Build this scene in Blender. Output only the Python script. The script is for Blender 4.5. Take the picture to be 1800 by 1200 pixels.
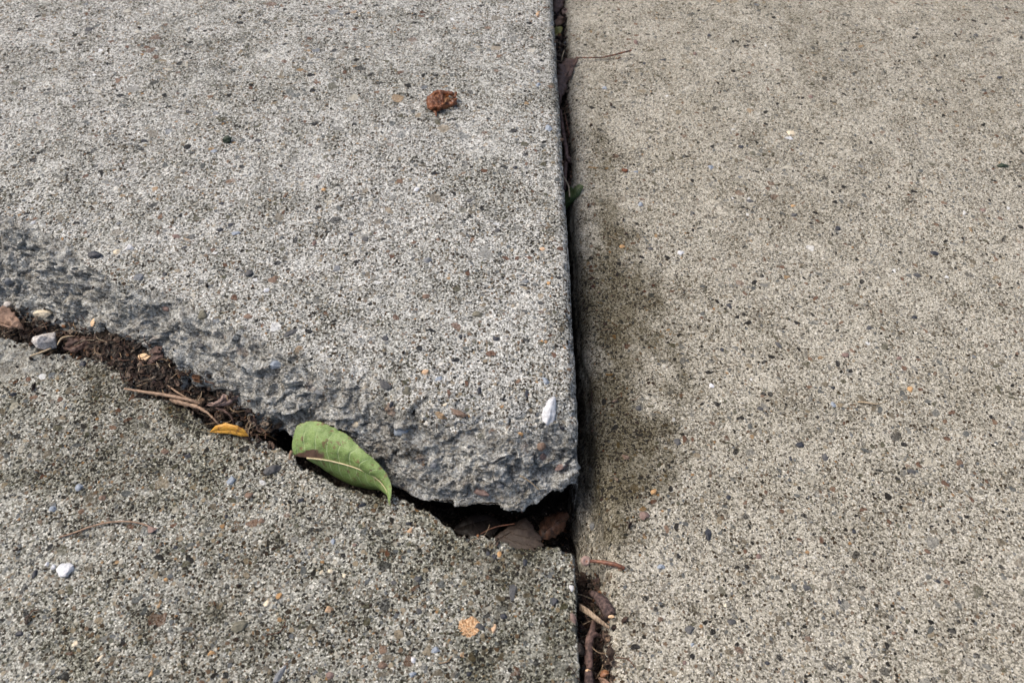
import bpy, math, random
import numpy as np
from mathutils import Vector, Matrix
random.seed(4); RS = np.random.RandomState(11)
sc = bpy.context.scene
for o in list(bpy.data.objects): bpy.data.objects.remove(o)
# ------------------------------------------------------------------ camera
H = 0.33; PITCH = 52.0; F = 1413.0
TH = math.radians(90 - PITCH); CT, ST = math.cos(TH), math.sin(TH)
cd = bpy.data.cameras.new('camera'); cam = bpy.data.objects.new('camera', cd)
sc.collection.objects.link(cam); sc.camera = cam
cam.location = (0, 0, H); cam.rotation_euler = (TH, 0, 0)
cd.sensor_width = 36; cd.lens = 36 * F / 1800; cd.clip_start = 0.01; cd.clip_end = 200
cd.dof.use_dof = True; cd.dof.focus_distance = 0.405; cd.dof.aperture_fstop = 16
# ------------------------------------------------------------------ sky and sun
SUN_EL, SUN_AZ = math.radians(57), math.radians(-76)      # azimuth from +Y, negative is to the left
w = bpy.data.worlds.new('World'); sc.world = w; w.use_nodes = True
nt = w.node_tree; bg = nt.nodes['Background']
sky = nt.nodes.new('ShaderNodeTexSky'); sky.sky_type = 'NISHITA'; sky.sun_disc = False
sky.sun_elevation = SUN_EL; sky.sun_rotation = SUN_AZ; sky.dust_density = 6; sky.air_density = 0.9; sky.ozone_density = 0.6
nt.links.new(sky.outputs[0], bg.inputs[0]); bg.inputs[1].default_value = 0.125
sl = bpy.data.lights.new('sun', 'SUN'); so = bpy.data.objects.new('sun', sl); sc.collection.objects.link(so)
sl.energy = 1.1; sl.angle = math.radians(28); sl.color = (1, 0.95, 0.88)
dv = Vector((math.sin(SUN_AZ) * math.cos(SUN_EL), math.cos(SUN_AZ) * math.cos(SUN_EL), math.sin(SUN_EL)))
so.rotation_euler = dv.to_track_quat('Z', 'Y').to_euler(); so.location = (-1, 1, 2)
sc.view_settings.view_transform = 'Standard'; sc.view_settings.look = 'None'
sc.view_settings.exposure = 0.60; sc.view_settings.gamma = 1
sc.render.engine = 'CYCLES'
# ------------------------------------------------------------------ photo pixel <-> world
def P(px, py, z):
    a = (px - 900) / F; b = (600 - py) / F
    dy = b * CT + ST; dz = b * ST - CT
    t = (z - H) / dz
    return np.array([a * t, dy * t, z])
def proj(v):
    y = v[:, 1]; z = v[:, 2] - H
    cy = y * CT + z * ST; cz = -y * ST + z * CT
    cz = np.where(np.abs(cz) < 1e-6, -1e-6, cz)
    return 900 + F * v[:, 0] / -cz, 600 - F * cy / -cz, -cz
def line(pts, default_z=0.0):
    """photo polyline (px, py[, z]) -> world arrays sorted by x"""
    w_ = np.array([P(p[0], p[1], p[2] if len(p) > 2 else default_z) for p in pts])
    return w_[np.argsort(w_[:, 0])]
def interp(l, x): return np.interp(x, l[:, 0], l[:, 1]), np.interp(x, l[:, 0], l[:, 2])
# ------------------------------------------------------------------ noise
def hsh(*a):
    h = np.zeros(np.broadcast(*a).shape, np.uint32) + np.uint32(374761393)
    for i, v in enumerate(a):
        h = (h ^ (v.astype(np.int64) & 0xffffffff).astype(np.uint32)) * np.uint32([2654435761, 2246822519, 3266489917, 668265263][i % 4])
        h = h ^ (h >> np.uint32(15))
    h = h * np.uint32(2246822519); h ^= h >> np.uint32(13); h = h * np.uint32(3266489917); h ^= h >> np.uint32(16)
    return h.astype(np.float64) / 4294967295.0
def vn(p, s, seed=0):
    q = p * s; i = np.floor(q); f = q - i; i = i.astype(np.int64); f = f * f * f * (f * (f * 6 - 15) + 10)
    r = 0; sd = np.array([seed])
    for dx in (0, 1):
        wx = f[:, 0] if dx else 1 - f[:, 0]
        for dy in (0, 1):
            wy = f[:, 1] if dy else 1 - f[:, 1]
            for dz in (0, 1):
                wz = f[:, 2] if dz else 1 - f[:, 2]
                r = r + wx * wy * wz * hsh(i[:, 0] + dx, i[:, 1] + dy, i[:, 2] + dz, sd)
    return r * 2 - 1
def fbm(p, s, o=4, seed=0, g=0.5):
    r = 0; a = 1.0; t = 0
    for k in range(o):
        r = r + a * vn(p, s * 2.03 ** k, seed + k * 17); t += a; a *= g
    return r / t * 1.6
def worley(p, s, seed=0):
    """returns F1, random of the nearest cell (3D)"""
    q = p * s; i = np.floor(q).astype(np.int64); best = np.full(len(p), 9.0); rnd = np.zeros(len(p))
    for dx in (-1, 0, 1):
        for dy in (-1, 0, 1):
            for dz in (-1, 0, 1):
                c = [i[:, 0] + dx, i[:, 1] + dy, i[:, 2] + dz]
                h = [hsh(c[0], c[1], c[2], np.array([seed + k])) for k in (0, 1, 2)]
                d = (c[0] + h[0] - q[:, 0]) ** 2 + (c[1] + h[1] - q[:, 1]) ** 2 + (c[2] + h[2] - q[:, 2]) ** 2
                m = d < best; best = np.where(m, d, best); rnd = np.where(m, (h[0] * 7.3 + h[1] * 3.1) % 1, rnd)
    return np.sqrt(best), rnd
def facets(p, s, seed=0, tilt=1.0):
    """broken, faceted relief: every cell is a plane of its own tilt"""
    q = p * s; i = np.floor(q).astype(np.int64); best = np.full(len(p), 9.0); out = np.zeros(len(p))
    for dx in (-1, 0, 1):
        for dy in (-1, 0, 1):
            for dz in (-1, 0, 1):
                c = [i[:, 0] + dx, i[:, 1] + dy, i[:, 2] + dz]; h = [hsh(c[0], c[1], c[2], np.array([seed + k])) for k in (0, 1, 2)]
                e = [q[:, k] - c[k] - h[k] for k in (0, 1, 2)]; d = e[0] ** 2 + e[1] ** 2 + e[2] ** 2; m = d < best; best = np.where(m, d, best)
                g = ((h[0] * 7.3 + h[1] * 3.1) % 1 - .5) * e[0] + ((h[1] * 5.7 + h[2] * 2.3) % 1 - .5) * e[1] + ((h[2] * 6.1 + h[0] * 4.7) % 1 - .5) * e[2]
                out = np.where(m, 2 * tilt * g + (h[0] * 3.7 + h[2] * 9.1) % 1 - .5, out)
    return out
def ss(a, b, x):
    t = np.clip((x - a) / (b - a), 0, 1); return t * t * (3 - 2 * t)
# ------------------------------------------------------------------ mesh helpers
C = sc.collection
def mesh_np(name, v, f, mat, parent=None, attrs=None, uv=None, smooth=True):
    me = bpy.data.meshes.new(name); n = len(v); v = np.asarray(v, dtype=np.float32)
    f = np.asarray(f, dtype=np.int32); k = f.shape[1]
    me.vertices.add(n); me.vertices.foreach_set('co', v.ravel())
    me.loops.add(f.size); me.loops.foreach_set('vertex_index', f.ravel())
    me.polygons.add(len(f)); me.polygons.foreach_set('loop_start', np.arange(0, f.size, k, dtype=np.int32))
    me.polygons.foreach_set('loop_total', np.full(len(f), k, dtype=np.int32))
    me.polygons.foreach_set('use_smooth', np.full(len(f), smooth, dtype=bool))
    me.update(calc_edges=True); me.validate()
    if attrs:
        for an, av in attrs.items():
            if np.ndim(av) == 1:
                a = me.attributes.new(an, 'FLOAT', 'POINT'); a.data.foreach_set('value', np.asarray(av, dtype=np.float32))
            else:
                a = me.attributes.new(an, 'FLOAT_COLOR', 'POINT'); a.data.foreach_set('color', np.asarray(av, dtype=np.float32).ravel())
    me.materials.append(mat)
    o = bpy.data.objects.new(name, me); C.objects.link(o); o.parent = parent
    return o
def grid_faces(nr, nc, flip=False):
    r, c = np.meshgrid(np.arange(nr - 1), np.arange(nc - 1), indexing='ij'); a = (r * nc + c).ravel()
    f = np.stack([a, a + 1, a + nc + 1, a + nc], 1)
    return f[:, ::-1] if flip else f
def grid_normals(Pg):
    du = np.gradient(Pg, axis=1); dv_ = np.gradient(Pg, axis=0); n = np.cross(du, dv_)
    return n / (np.linalg.norm(n, axis=2, keepdims=True) + 1e-12)
def tag(o, label=None, cat=None, group=None, kind=None):
    if label: o['label'] = label
    if cat: o['category'] = cat
    if group: o['group'] = group
    if kind: o['kind'] = kind
    return o
def thing(name, label, cat, loc=(0, 0, 0), group=None):
    o = bpy.data.objects.new(name, None); C.objects.link(o); o.location = [float(c) for c in loc]; o.empty_display_size = 0.01
    return tag(o, label, cat, group)
# ------------------------------------------------------------------ node helper
class N:
    def __init__(s, name):
        s.m = bpy.data.materials.new(name); s.m.use_nodes = True; s.t = s.m.node_tree; s.bs = s.t.nodes['Principled BSDF']
        s.tc = s.t.nodes.new('ShaderNodeTexCoord'); s.co = s.tc.outputs['Object']
    def n(s, ty, **k):
        x = s.t.nodes.new('ShaderNode' + ty)
        for a, b in k.items(): setattr(x, a, b)
        return x
    def set(s, inp, v):
        if isinstance(v, bpy.types.NodeSocket): s.t.links.new(v, inp)
        else: inp.default_value = v
    def noise(s, scale, detail=2, rough=0.5, co=None, dist=0.0):
        x = s.n('TexNoise'); s.set(x.inputs['Vector'], co or s.co); x.inputs['Scale'].default_value = scale
        x.inputs['Detail'].default_value = detail; x.inputs['Roughness'].default_value = rough; x.inputs['Distortion'].default_value = dist
        return x
    def vor(s, scale, co=None, feature='F1', rand=1.0):
        x = s.n('TexVoronoi', feature=feature); s.set(x.inputs['Vector'], co or s.co); x.inputs['Scale'].default_value = scale
        x.inputs['Randomness'].default_value = rand
        return x
    def ma(s, op, a, b=0.0, c=0.0, clamp=False):
        x = s.n('Math', operation=op, use_clamp=clamp); s.set(x.inputs[0], a); s.set(x.inputs[1], b); s.set(x.inputs[2], c)
        return x.outputs[0]
    def vm(s, op, a, b):
        x = s.n('VectorMath', operation=op); s.set(x.inputs[0], a)
        if op == 'SCALE': s.set(x.inputs['Scale'], b)
        else: s.set(x.inputs[1], b)
        return x.outputs[0]
    def mr(s, v, a, b, c=0.0, d=1.0, smooth=True):
        x = s.n('MapRange'); x.interpolation_type = 'SMOOTHSTEP' if smooth else 'LINEAR'
        for i, q in enumerate((v, a, b, c, d)): s.set(x.inputs[i], q)
        return x.outputs[0]
    def mix(s, f, a, b, blend='MIX'):
        x = s.n('Mix', data_type='RGBA', blend_type=blend); s.set(x.inputs[0], f)
        s.set(x.inputs[6], a if isinstance(a, bpy.types.NodeSocket) else (*a, 1)); s.set(x.inputs[7], b if isinstance(b, bpy.types.NodeSocket) else (*b, 1))
        return x.outputs[2]
    def ramp(s, v, stops, const=False):
        x = s.n('ValToRGB'); s.set(x.inputs[0], v); r = x.color_ramp; r.interpolation = 'CONSTANT' if const else 'LINEAR'
        while len(r.elements) < len(stops): r.elements.new(0.5)
        for e, (p_, c_) in zip(r.elements, stops): e.position = p_; e.color = (*c_, 1)
        return x.outputs[0]
    def sep(s, v):
        x = s.n('SeparateColor'); s.set(x.inputs[0], v); return x.outputs
    def attr(s, name, out='Fac'):
        x = s.n('Attribute', attribute_name=name); return x.outputs[out]
    def bump(s, h, dist, strength=1.0, normal=None):
        x = s.n('Bump'); x.inputs['Strength'].default_value = strength; x.inputs['Distance'].default_value = dist
        s.set(x.inputs['Height'], h)
        if normal is not None: s.set(x.inputs['Normal'], normal)
        return x.outputs[0]
    def done(s, col, rough=0.9, normal=None, spec=0.3):
        s.set(s.bs.inputs['Base Color'], col if isinstance(col, bpy.types.NodeSocket) else (*col, 1)); s.set(s.bs.inputs['Roughness'], rough)
        s.bs.inputs['Specular IOR Level'].default_value = spec
        if normal is not None: s.set(s.bs.inputs['Normal'], normal)
        return s.m
GR = [(0.0, (.035, .038, .045)), (.10, (.10, .085, .07)), (.24, (.20, .185, .16)), (.40, (.26, .25, .225)), (.52, (.31, .26, .19)), (.62, (.17, .18, .19)),
      (.72, (.20, .15, .115)), (.80, (.42, .40, .35)), (.88, (.15, .15, .12)), (.94, (.62, .60, .55)), (.985, (.34, .21, .11))]
GB = [(0.0, (.030, .033, .042)), (.20, (.14, .15, .155)), (.34, (.19, .165, .13)), (.48, (.24, .24, .23)), (.60, (.17, .10, .075)), (.70, (.13, .125, .095)),
      (.79, (.30, .25, .18)), (.86, (.23, .15, .11)), (.91, (.36, .24, .13)), (.93, (.50, .47, .40)), (.97, (.20, .22, .25)), (.985, (.75, .76, .78))]
def concrete(name, light, dark, pit, pa, pitamt, mott, moss, k=1.0, tint=(1, 1, 1), seed=0.0, big=1.0):
    m = N(name)
    base = m.vm('ADD', m.co, (seed, seed * .7, seed * .3)); m.co = base
    wn = m.noise(520, 2, .5); wv = m.vm('SCALE', m.vm('SUBTRACT', wn.outputs['Color'], (.5, .5, .5)), .0016)
    wc = m.vm('ADD', base, wv)
    wn2 = m.noise(170, 1, .5); wc2 = m.vm('ADD', base, m.vm('SCALE', m.vm('SUBTRACT', wn2.outputs['Color'], (.5, .5, .5)), .006))
    fr = m.attr('fract'); st = m.attr('stain_shade'); ru = m.attr('rust'); dk = m.attr('dirt')
    # cement paste with a mottled, sandy look
    n1 = m.noise(1150, 3, .65).outputs[0]; n2 = m.noise(420, 3, .6).outputs[0]; nl = m.noise(14, 4, .6).outputs[0]; nm = m.noise(62, 4, .62).outputs[0]
    paste = m.mix(m.mr(n1, .41, .58), dark, light)
    paste = m.mix(m.mr(n2, .44, .60), paste, m.mix(.5, paste, light))
    vw = m.vor(1000 / k, wc); sw = m.sep(vw.outputs['Color'])
    cell = m.mix(m.mr(vw.outputs['Distance'], .62, .30), dark, m.mix(m.mr(sw[2], .15, .85), m.mix(.35, dark, light), light))
    paste = m.mix(.55, paste, cell)
    paste = m.mix(m.ma('MULTIPLY', m.mr(vw.outputs['Distance'], .45, .3), m.mr(sw[0], .16, .15)), paste, m.mix(sw[1], light, (.86, .86, .83)))
    paste = m.mix(m.ma('MULTIPLY', m.mr(vw.outputs['Distance'], .5, .35), m.mr(sw[0], .84, .85)), paste, m.mix(sw[1], dark, pit))
    # sand grains
    va = m.vor(640 / k, wc); sa = m.sep(va.outputs['Color'])
    ga = m.ma('MULTIPLY', m.mr(va.outputs['Distance'], .55, .38), m.mr(sa[0], pa, pa - .02))
    col = m.mix(ga, paste, m.ramp(sa[1], GR, True))
    vb = m.vor(330 / k, wc); sb = m.sep(vb.outputs['Color'])
    gb = m.ma('MULTIPLY', m.mr(vb.outputs['Distance'], .42, .34), m.mr(sb[0], .30, .28))
    col = m.mix(gb, col, m.ramp(sb[1], GR, True))
    # pits worn between the grains
    pn = m.noise(780, 2, .6).outputs[0]
    pits = m.ma('MULTIPLY', m.mr(m.ma('ADD', pn, m.ma('MULTIPLY', m.ma('SUBTRACT', nm, .5), .35)), .56, .66), pitamt)
    pits = m.ma('MULTIPLY', pits, m.ma('SUBTRACT', 1.0, gb))
    col = m.mix(pits, col, pit)
    # pea gravel
    vc = m.vor(150 / k, wc2); s3 = m.sep(vc.outputs['Color'])
    gc = m.ma('MULTIPLY', m.mr(vc.outputs['Distance'], m.ma('ADD', .20, m.ma('MULTIPLY', s3[2], .17)), m.ma('ADD', .17, m.ma('MULTIPLY', s3[2], .17))), m.mr(s3[0], .50 * big, .48 * big))
    col = m.mix(gc, col, m.mix(.12, m.ramp(s3[1], GB, True), paste))
    vd = m.vor(60 / k, wc2); s4 = m.sep(vd.outputs['Color'])
    gd = m.ma('MULTIPLY', m.mr(vd.outputs['Distance'], m.ma('ADD', .14, m.ma('MULTIPLY', s4[2], .12)), m.ma('ADD', .12, m.ma('MULTIPLY', s4[2], .12))), m.mr(s4[0], .36 * big, .34 * big))
    col = m.mix(gd, col, m.mix(.30, m.ramp(s4[1], GB, True), paste))
    # weathering patches
    w1 = m.mr(m.ma('ADD', m.ma('MULTIPLY', nl, .5), m.ma('MULTIPLY', nm, .5)), .44, .58)
    col = m.mix(m.ma('MULTIPLY', w1, mott), col, m.mix(1.0, col, moss, 'MULTIPLY'))
    lt = m.ma('MULTIPLY', m.mr(m.noise(26, 7, .75).outputs[0], .47, .64), .42)
    lt = m.ma('MULTIPLY', lt, m.mr(m.ma('ADD', n1, m.ma('MULTIPLY', n2, .6)), .68, .86))
    col = m.mix(lt, col, m.mix(.62, col, light))
    # freshly broken concrete: bluer, dusty, with soft dark hollows
    fn = m.noise(210, 5, .68, dist=.4).outputs[0]; fn2 = m.noise(75, 4, .6).outputs[0]; fn3 = m.noise(900, 3, .6).outputs[0]
    fc = m.ramp(m.ma('ADD', m.ma('MULTIPLY', fn, .5), m.ma('MULTIPLY', fn3, .5)), [(.37, (.06, .052, .044)), (.43, (.17, .158, .142)), (.48, (.31, .31, .30)), (.54, (.46, .475, .47)), (.62, (.74, .76, .75))])
    fs = m.vor(115, wc2); s5 = m.sep(fs.outputs['Color'])
    fc = m.mix(m.ma('MULTIPLY', m.mr(fs.outputs['Distance'], .36, .28), m.mr(s5[0], .38, .36)), fc, m.mix(.45, m.ramp(s5[1], GB, True), fc))
    fc = m.mix(m.ma('MULTIPLY', m.mr(fn2, .50, .66), .55), fc, m.mix(1.0, fc, (.66, .60, .53), 'MULTIPLY'))
    fc = m.mix(m.ma('MULTIPLY', m.mr(m.noise(120, 5, .7).outputs[0], .55, .66), .5), fc, (.66, .65, .63))
    fc = m.mix(1.0, fc, (1.17, 1.165, 1.14), 'MULTIPLY')
    fc = m.mix(.40, fc, m.mix(.25, cell, m.ramp(sa[1], GR, True)))
    fm = m.mr(m.ma('ADD', fr, m.ma('MULTIPLY', m.ma('SUBTRACT', m.noise(170, 6, .72).outputs[0], .5), 1.5)), .34, .66)
    col = m.mix(m.ma('MULTIPLY', fm, .86), col, fc)
    # traced stains and painted edge shading: algae / dirt near the joint, rust-coloured lichen
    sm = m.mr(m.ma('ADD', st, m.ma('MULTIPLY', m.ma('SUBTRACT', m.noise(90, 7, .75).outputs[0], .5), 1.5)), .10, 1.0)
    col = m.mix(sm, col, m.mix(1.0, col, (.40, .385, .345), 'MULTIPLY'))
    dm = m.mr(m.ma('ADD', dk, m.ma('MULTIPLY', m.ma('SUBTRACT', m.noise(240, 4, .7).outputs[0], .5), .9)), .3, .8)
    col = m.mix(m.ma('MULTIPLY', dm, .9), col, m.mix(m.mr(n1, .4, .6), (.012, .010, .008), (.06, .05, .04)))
    rm = m.mr(m.ma('ADD', ru, m.ma('MULTIPLY', m.ma('SUBTRACT', m.noise(420, 4, .75).outputs[0], .5), 1.5)), .52, .60)
    col = m.mix(rm, col, m.mix(m.mr(n1, .4, .6), (.42, .22, .10), (.72, .48, .28)))
    bc = m.n('BrightContrast'); m.set(bc.inputs[0], col); bc.inputs[1].default_value = .015; bc.inputs[2].default_value = .16
    hs = m.n('HueSaturation'); m.set(hs.inputs['Color'], bc.outputs[0]); hs.inputs['Saturation'].default_value = .85
    col = m.mix(1.0, hs.outputs[0], (.022, .020, .017), 'LIGHTEN'); col = m.mix(1.0, col, tint, 'MULTIPLY')
    h = m.ma('ADD', m.ma('MULTIPLY', n1, .45), m.ma('MULTIPLY', ga, .30)); h = m.ma('ADD', h, m.ma('MULTIPLY', gb, .5)); h = m.ma('ADD', h, m.ma('MULTIPLY', gc, .45))
    h = m.ma('SUBTRACT', h, m.ma('MULTIPLY', pits, 1.1)); h = m.ma('ADD', h, m.ma('MULTIPLY', m.ma('MULTIPLY', m.ma('ADD', m.ma('MULTIPLY', fn, .8), fn3), fm), 1.5))
    return m.done(col, .92, m.bump(h, .00055, 1.0), .22)
M_UP = concrete('raised slab concrete', (.77, .775, .745), (.165, .162, .145), (.055, .05, .04), .62, .80, .52, (.70, .70, .655), .86, (.865, .87, .855), 0.0)
M_LO = concrete('lower slab concrete', (.68, .68, .63), (.11, .106, .086), (.042, .038, .028), .85, .84, .72, (.64, .64, .575), .92, (.80, .805, .775), 1.3)
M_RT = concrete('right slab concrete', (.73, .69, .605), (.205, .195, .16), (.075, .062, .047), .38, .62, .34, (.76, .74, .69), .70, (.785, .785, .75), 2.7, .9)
# ------------------------------------------------------------------ raised slab
ZT = 0.030
crest = line([(-260, 330, ZT), (-100, 372, ZT), (0, 378, ZT), (60, 385, ZT), (80, 398, ZT), (110, 420, ZT), (150, 462, ZT), (200, 492, ZT), (250, 506, ZT), (300, 522, ZT), (350, 547, ZT), (400, 573, ZT),
              (450, 594, ZT), (500, 617, ZT), (560, 634, ZT), (600, 647, ZT), (650, 657, ZT), (700, 668, ZT), (760, 684, ZT), (800, 694, ZT), (850, 702, ZT), (900, 707, ZT), (950, 704, ZT), (1020, 700, ZT)])
mid = line([(-260, 430, .014), (-100, 452, .014), (0, 452, .016), (80, 476, .016), (150, 522, .015), (200, 560, .013), (250, 590, .012), (320, 625, .011), (400, 668, .012), (450, 690, .013), (500, 700, .015),
            (560, 708, .017), (620, 722, .018), (700, 745, .020), (760, 765, .021), (850, 778, .0215), (950, 780, .0205), (1020, 782, .019)])
bot = line([(-260, 500, -.010), (-100, 528, -.010), (0, 545, -.010), (50, 566, -.010), (100, 592, -.010), (150, 606, -.010), (200, 640, -.010), (260, 672, -.010), (320, 694, -.010), (380, 714, -.010), (430, 738, -.009), (470, 758, -.008),
            (510, 768, -.007), (560, 790, -.006), (620, 818, -.005), (690, 848, -.004), (740, 874, -.003), (790, 890, -.002), (850, 896, .000), (900, 892, .001), (945, 888, .002), (962, 874, .003), (970, 856, .005), (1000, 852, .006), (1020, 846, .007)])
def build_raised():
    xe = .0296; r = .0055
    xs = np.concatenate([[-2.2, -1.6, -1.1, -.8, -.62, -.52], np.arange(-.46, -.40, .002), np.arange(-.40, xe - r, .00062)])
    arc = np.linspace(0, math.pi / 2, 10)[1:]
    X = np.concatenate([xs, xe - r + r * np.sin(arc), np.full(44, xe)])
    drop = np.concatenate([np.zeros(len(xs)), r * (1 - np.cos(arc)), r + np.linspace(.0015, .085, 44)])
    yc, zc = interp(crest, X); ym, zm = interp(mid, X); yb, zb = interp(bot, X)
    xw = np.stack([X, X * 0, X * 0 + 5.1], 1)
    yb = yb + .0022 * fbm(xw, 90, 3, 5); ym = ym + .003 * fbm(xw, 55, 3, 9); yc = yc + .0022 * fbm(xw, 70, 4, 2)
    g = [0]; s = .00050
    while g[-1] < .62: g.append(g[-1] + s); s *= 1.0022
    g += [.68, .8, 1.0, 1.4, 2.0, 3.0]; g = np.array(g)[::-1]
    rows = []
    for gi in g: rows.append((yc + gi, ZT - .010 * np.clip(gi, 0, 1) + 0 * X, 0, 0))
    # face: a smooth curve crest > shoulder > bottom
    nf = 150
    for i in range(1, nf + 1):
        t = i / nf
        a = np.array([yc, zc]); b = np.array([ym, zm]); c = np.array([yb, zb])
        # quadratic through a, b (t=.5), c, blended with the straight legs
        q = a * (2 * (t - .5) * (t - 1)) + b * (-4 * t * (t - 1)) + c * (2 * t * (t - .5))
        l = a + (b - a) * min(t * 2, 1) + (c - b) * max(t * 2 - 1, 0)
        pp = q * .4 + l * .6
        rows.append((pp[0], pp[1], 1, t))
    for i in range(1, 36):
        t = i / 35
        rows.append((yb + .004 * math.sin(t * 3) + .022 * t ** 1.3, zb - .03 * t ** 1.4 - .045 * max(0, t - .5) * 2, 2, 1))
    Yg = np.stack([q[0] for q in rows]); Zg = np.stack([q[1] for q in rows]) - drop[None, :]
    Xg = np.broadcast_to(X, Yg.shape).copy(); part = np.array([q[2] for q in rows])[:, None] + 0 * Xg; tt = np.array([q[3] for q in rows])[:, None] + 0 * Xg
    Pg = np.stack([Xg, Yg, Zg], 2); nr, nc = Yg.shape
    nrm = grid_normals(Pg); 
    if nrm[nr // 3, nc // 3, 2] < 0: nrm = -nrm
    p = Pg.reshape(-1, 3); n_ = nrm.reshape(-1, 3)
    dist = (Yg - yc[None, :]).ravel()          # metres behind the crest
    onface = (part > 0).ravel()
    pxr, _, _ = proj(p); f0 = np.interp(pxr, [480, 700], [0, .22]); f1 = np.interp(pxr, [480, 700], [.16, .80])
    fr = np.where(onface, np.interp(pxr, [400, 650], [.45, .30]) + .62 * ss(f0, f1, tt.ravel()), ss(.016, -.002, dist) * np.interp(pxr, [400, 650], [.05, .30]))
    side_s = np.broadcast_to(ss(.002, .006, drop)[None, :], Yg.shape).ravel()
    near = dist < .64
    d = .0007 * fbm(p, 28, 3, 1) + .00022 * fbm(p, 420, 2, 3)
    w1, r1 = worley(p, 330, 7); d += np.where(near, .00022 * (1 - w1) * (r1 > .35), 0)
    big = fbm(p, 62, 4, 21); ridg = 1 - np.abs(fbm(p + [.3, .1, .2], 100, 3, 33)) * 2
    wv, rv = worley(p + .003 * np.stack([big, ridg, big], 1), 120, 15)
    wp = p + .004 * np.stack([big, ridg, -big], 1); fi = onface | (dist < .02); fc1 = np.zeros(len(p)); fc2 = fc1.copy(); fc3 = fc1.copy()
    fc1[fi] = facets(wp[fi] * [.6, 1, 1.4], 75, 3, 1.3); fc2[fi] = facets(wp[fi] * [.8, 1, 1.2], 190, 5, 1.2); fc3[fi] = facets(wp[fi], 480, 6, 1.0); fr_ = np.zeros(len(p)); fr_[fi] = facets(wp[fi] * [.28, 1, 1.3], 125, 8, 1.2)
    fd = .0034 * big + .0010 * ridg + .0030 * fc1 + .0014 * fr_ + .0014 * fc2 + .0006 * fc3 + .0016 * (.6 - wv) * (rv > .55) + .0004 * fbm(p, 600, 2, 44)
    amt = np.where(onface, (ss(0, np.maximum(f1, .2), tt.ravel()) * .75 + .25) * (1 - .55 * ss(.86, 1, tt.ravel())), ss(.006, 0, dist) * .25) 
    p2 = p + n_ * (d * (1 - .5 * side_s) + fd * amt * (1 - .75 * side_s))[:, None]
    # nicks along the rounded joint edge
    eb = np.broadcast_to((ss(.0001, .002, drop) * ss(.016, .004, drop))[None, :], Yg.shape).ravel()
    nick = ss(.25, .8, fbm(p, 120, 3, 66)) * .0016 + ss(.1, .8, fbm(p, 420, 2, 67)) * .0007
    p2 -= n_ * (eb * nick * (part < .5).ravel())[:, None]
    # small chips along the crest and the joint edge
    chip = ss(.30, .75, fbm(p, 150, 3, 61)) * ss(.0, .0035, -(np.abs(dist) - .004)) * (~onface)
    p2[:, 2] -= .0010 * chip
    px, py, _ = proj(p)
    st = .55 * ss(60, 10, np.abs(px - (968 + 0.04 * py))) * (part < .5).ravel() * .6  # darker band: shading of the rounded joint edge put into the colour
    dirt = side_s * ss(.004, .02, -(p[:, 2] - .026)) * .55 + ss(1.2, 1.9, part.ravel()) * .9  # darker with depth down the joint side, near black across the underside
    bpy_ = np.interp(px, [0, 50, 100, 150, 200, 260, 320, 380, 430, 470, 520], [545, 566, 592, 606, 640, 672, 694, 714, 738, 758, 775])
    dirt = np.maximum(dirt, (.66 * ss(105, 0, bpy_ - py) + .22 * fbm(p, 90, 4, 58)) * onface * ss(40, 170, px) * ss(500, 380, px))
    dirt = np.maximum(dirt, .55 * ss(30, 0, np.hypot((px - 700) * .4, (py - 792)) - 10) * onface)  # darker oval patch on the face beside the green leaf
    ru = 0 * px
    o = mesh_np('pavement_slab', p2, grid_faces(nr, nc), M_UP, None, dict(fract=fr, stain_shade=st, rust=ru, dirt=dirt))
    return o, p2, n_
raised, RV, RN = build_raised()
tag(raised, 'heaved grey concrete slab standing highest, with a rough broken front edge', 'pavement slab', kind='structure')
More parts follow.
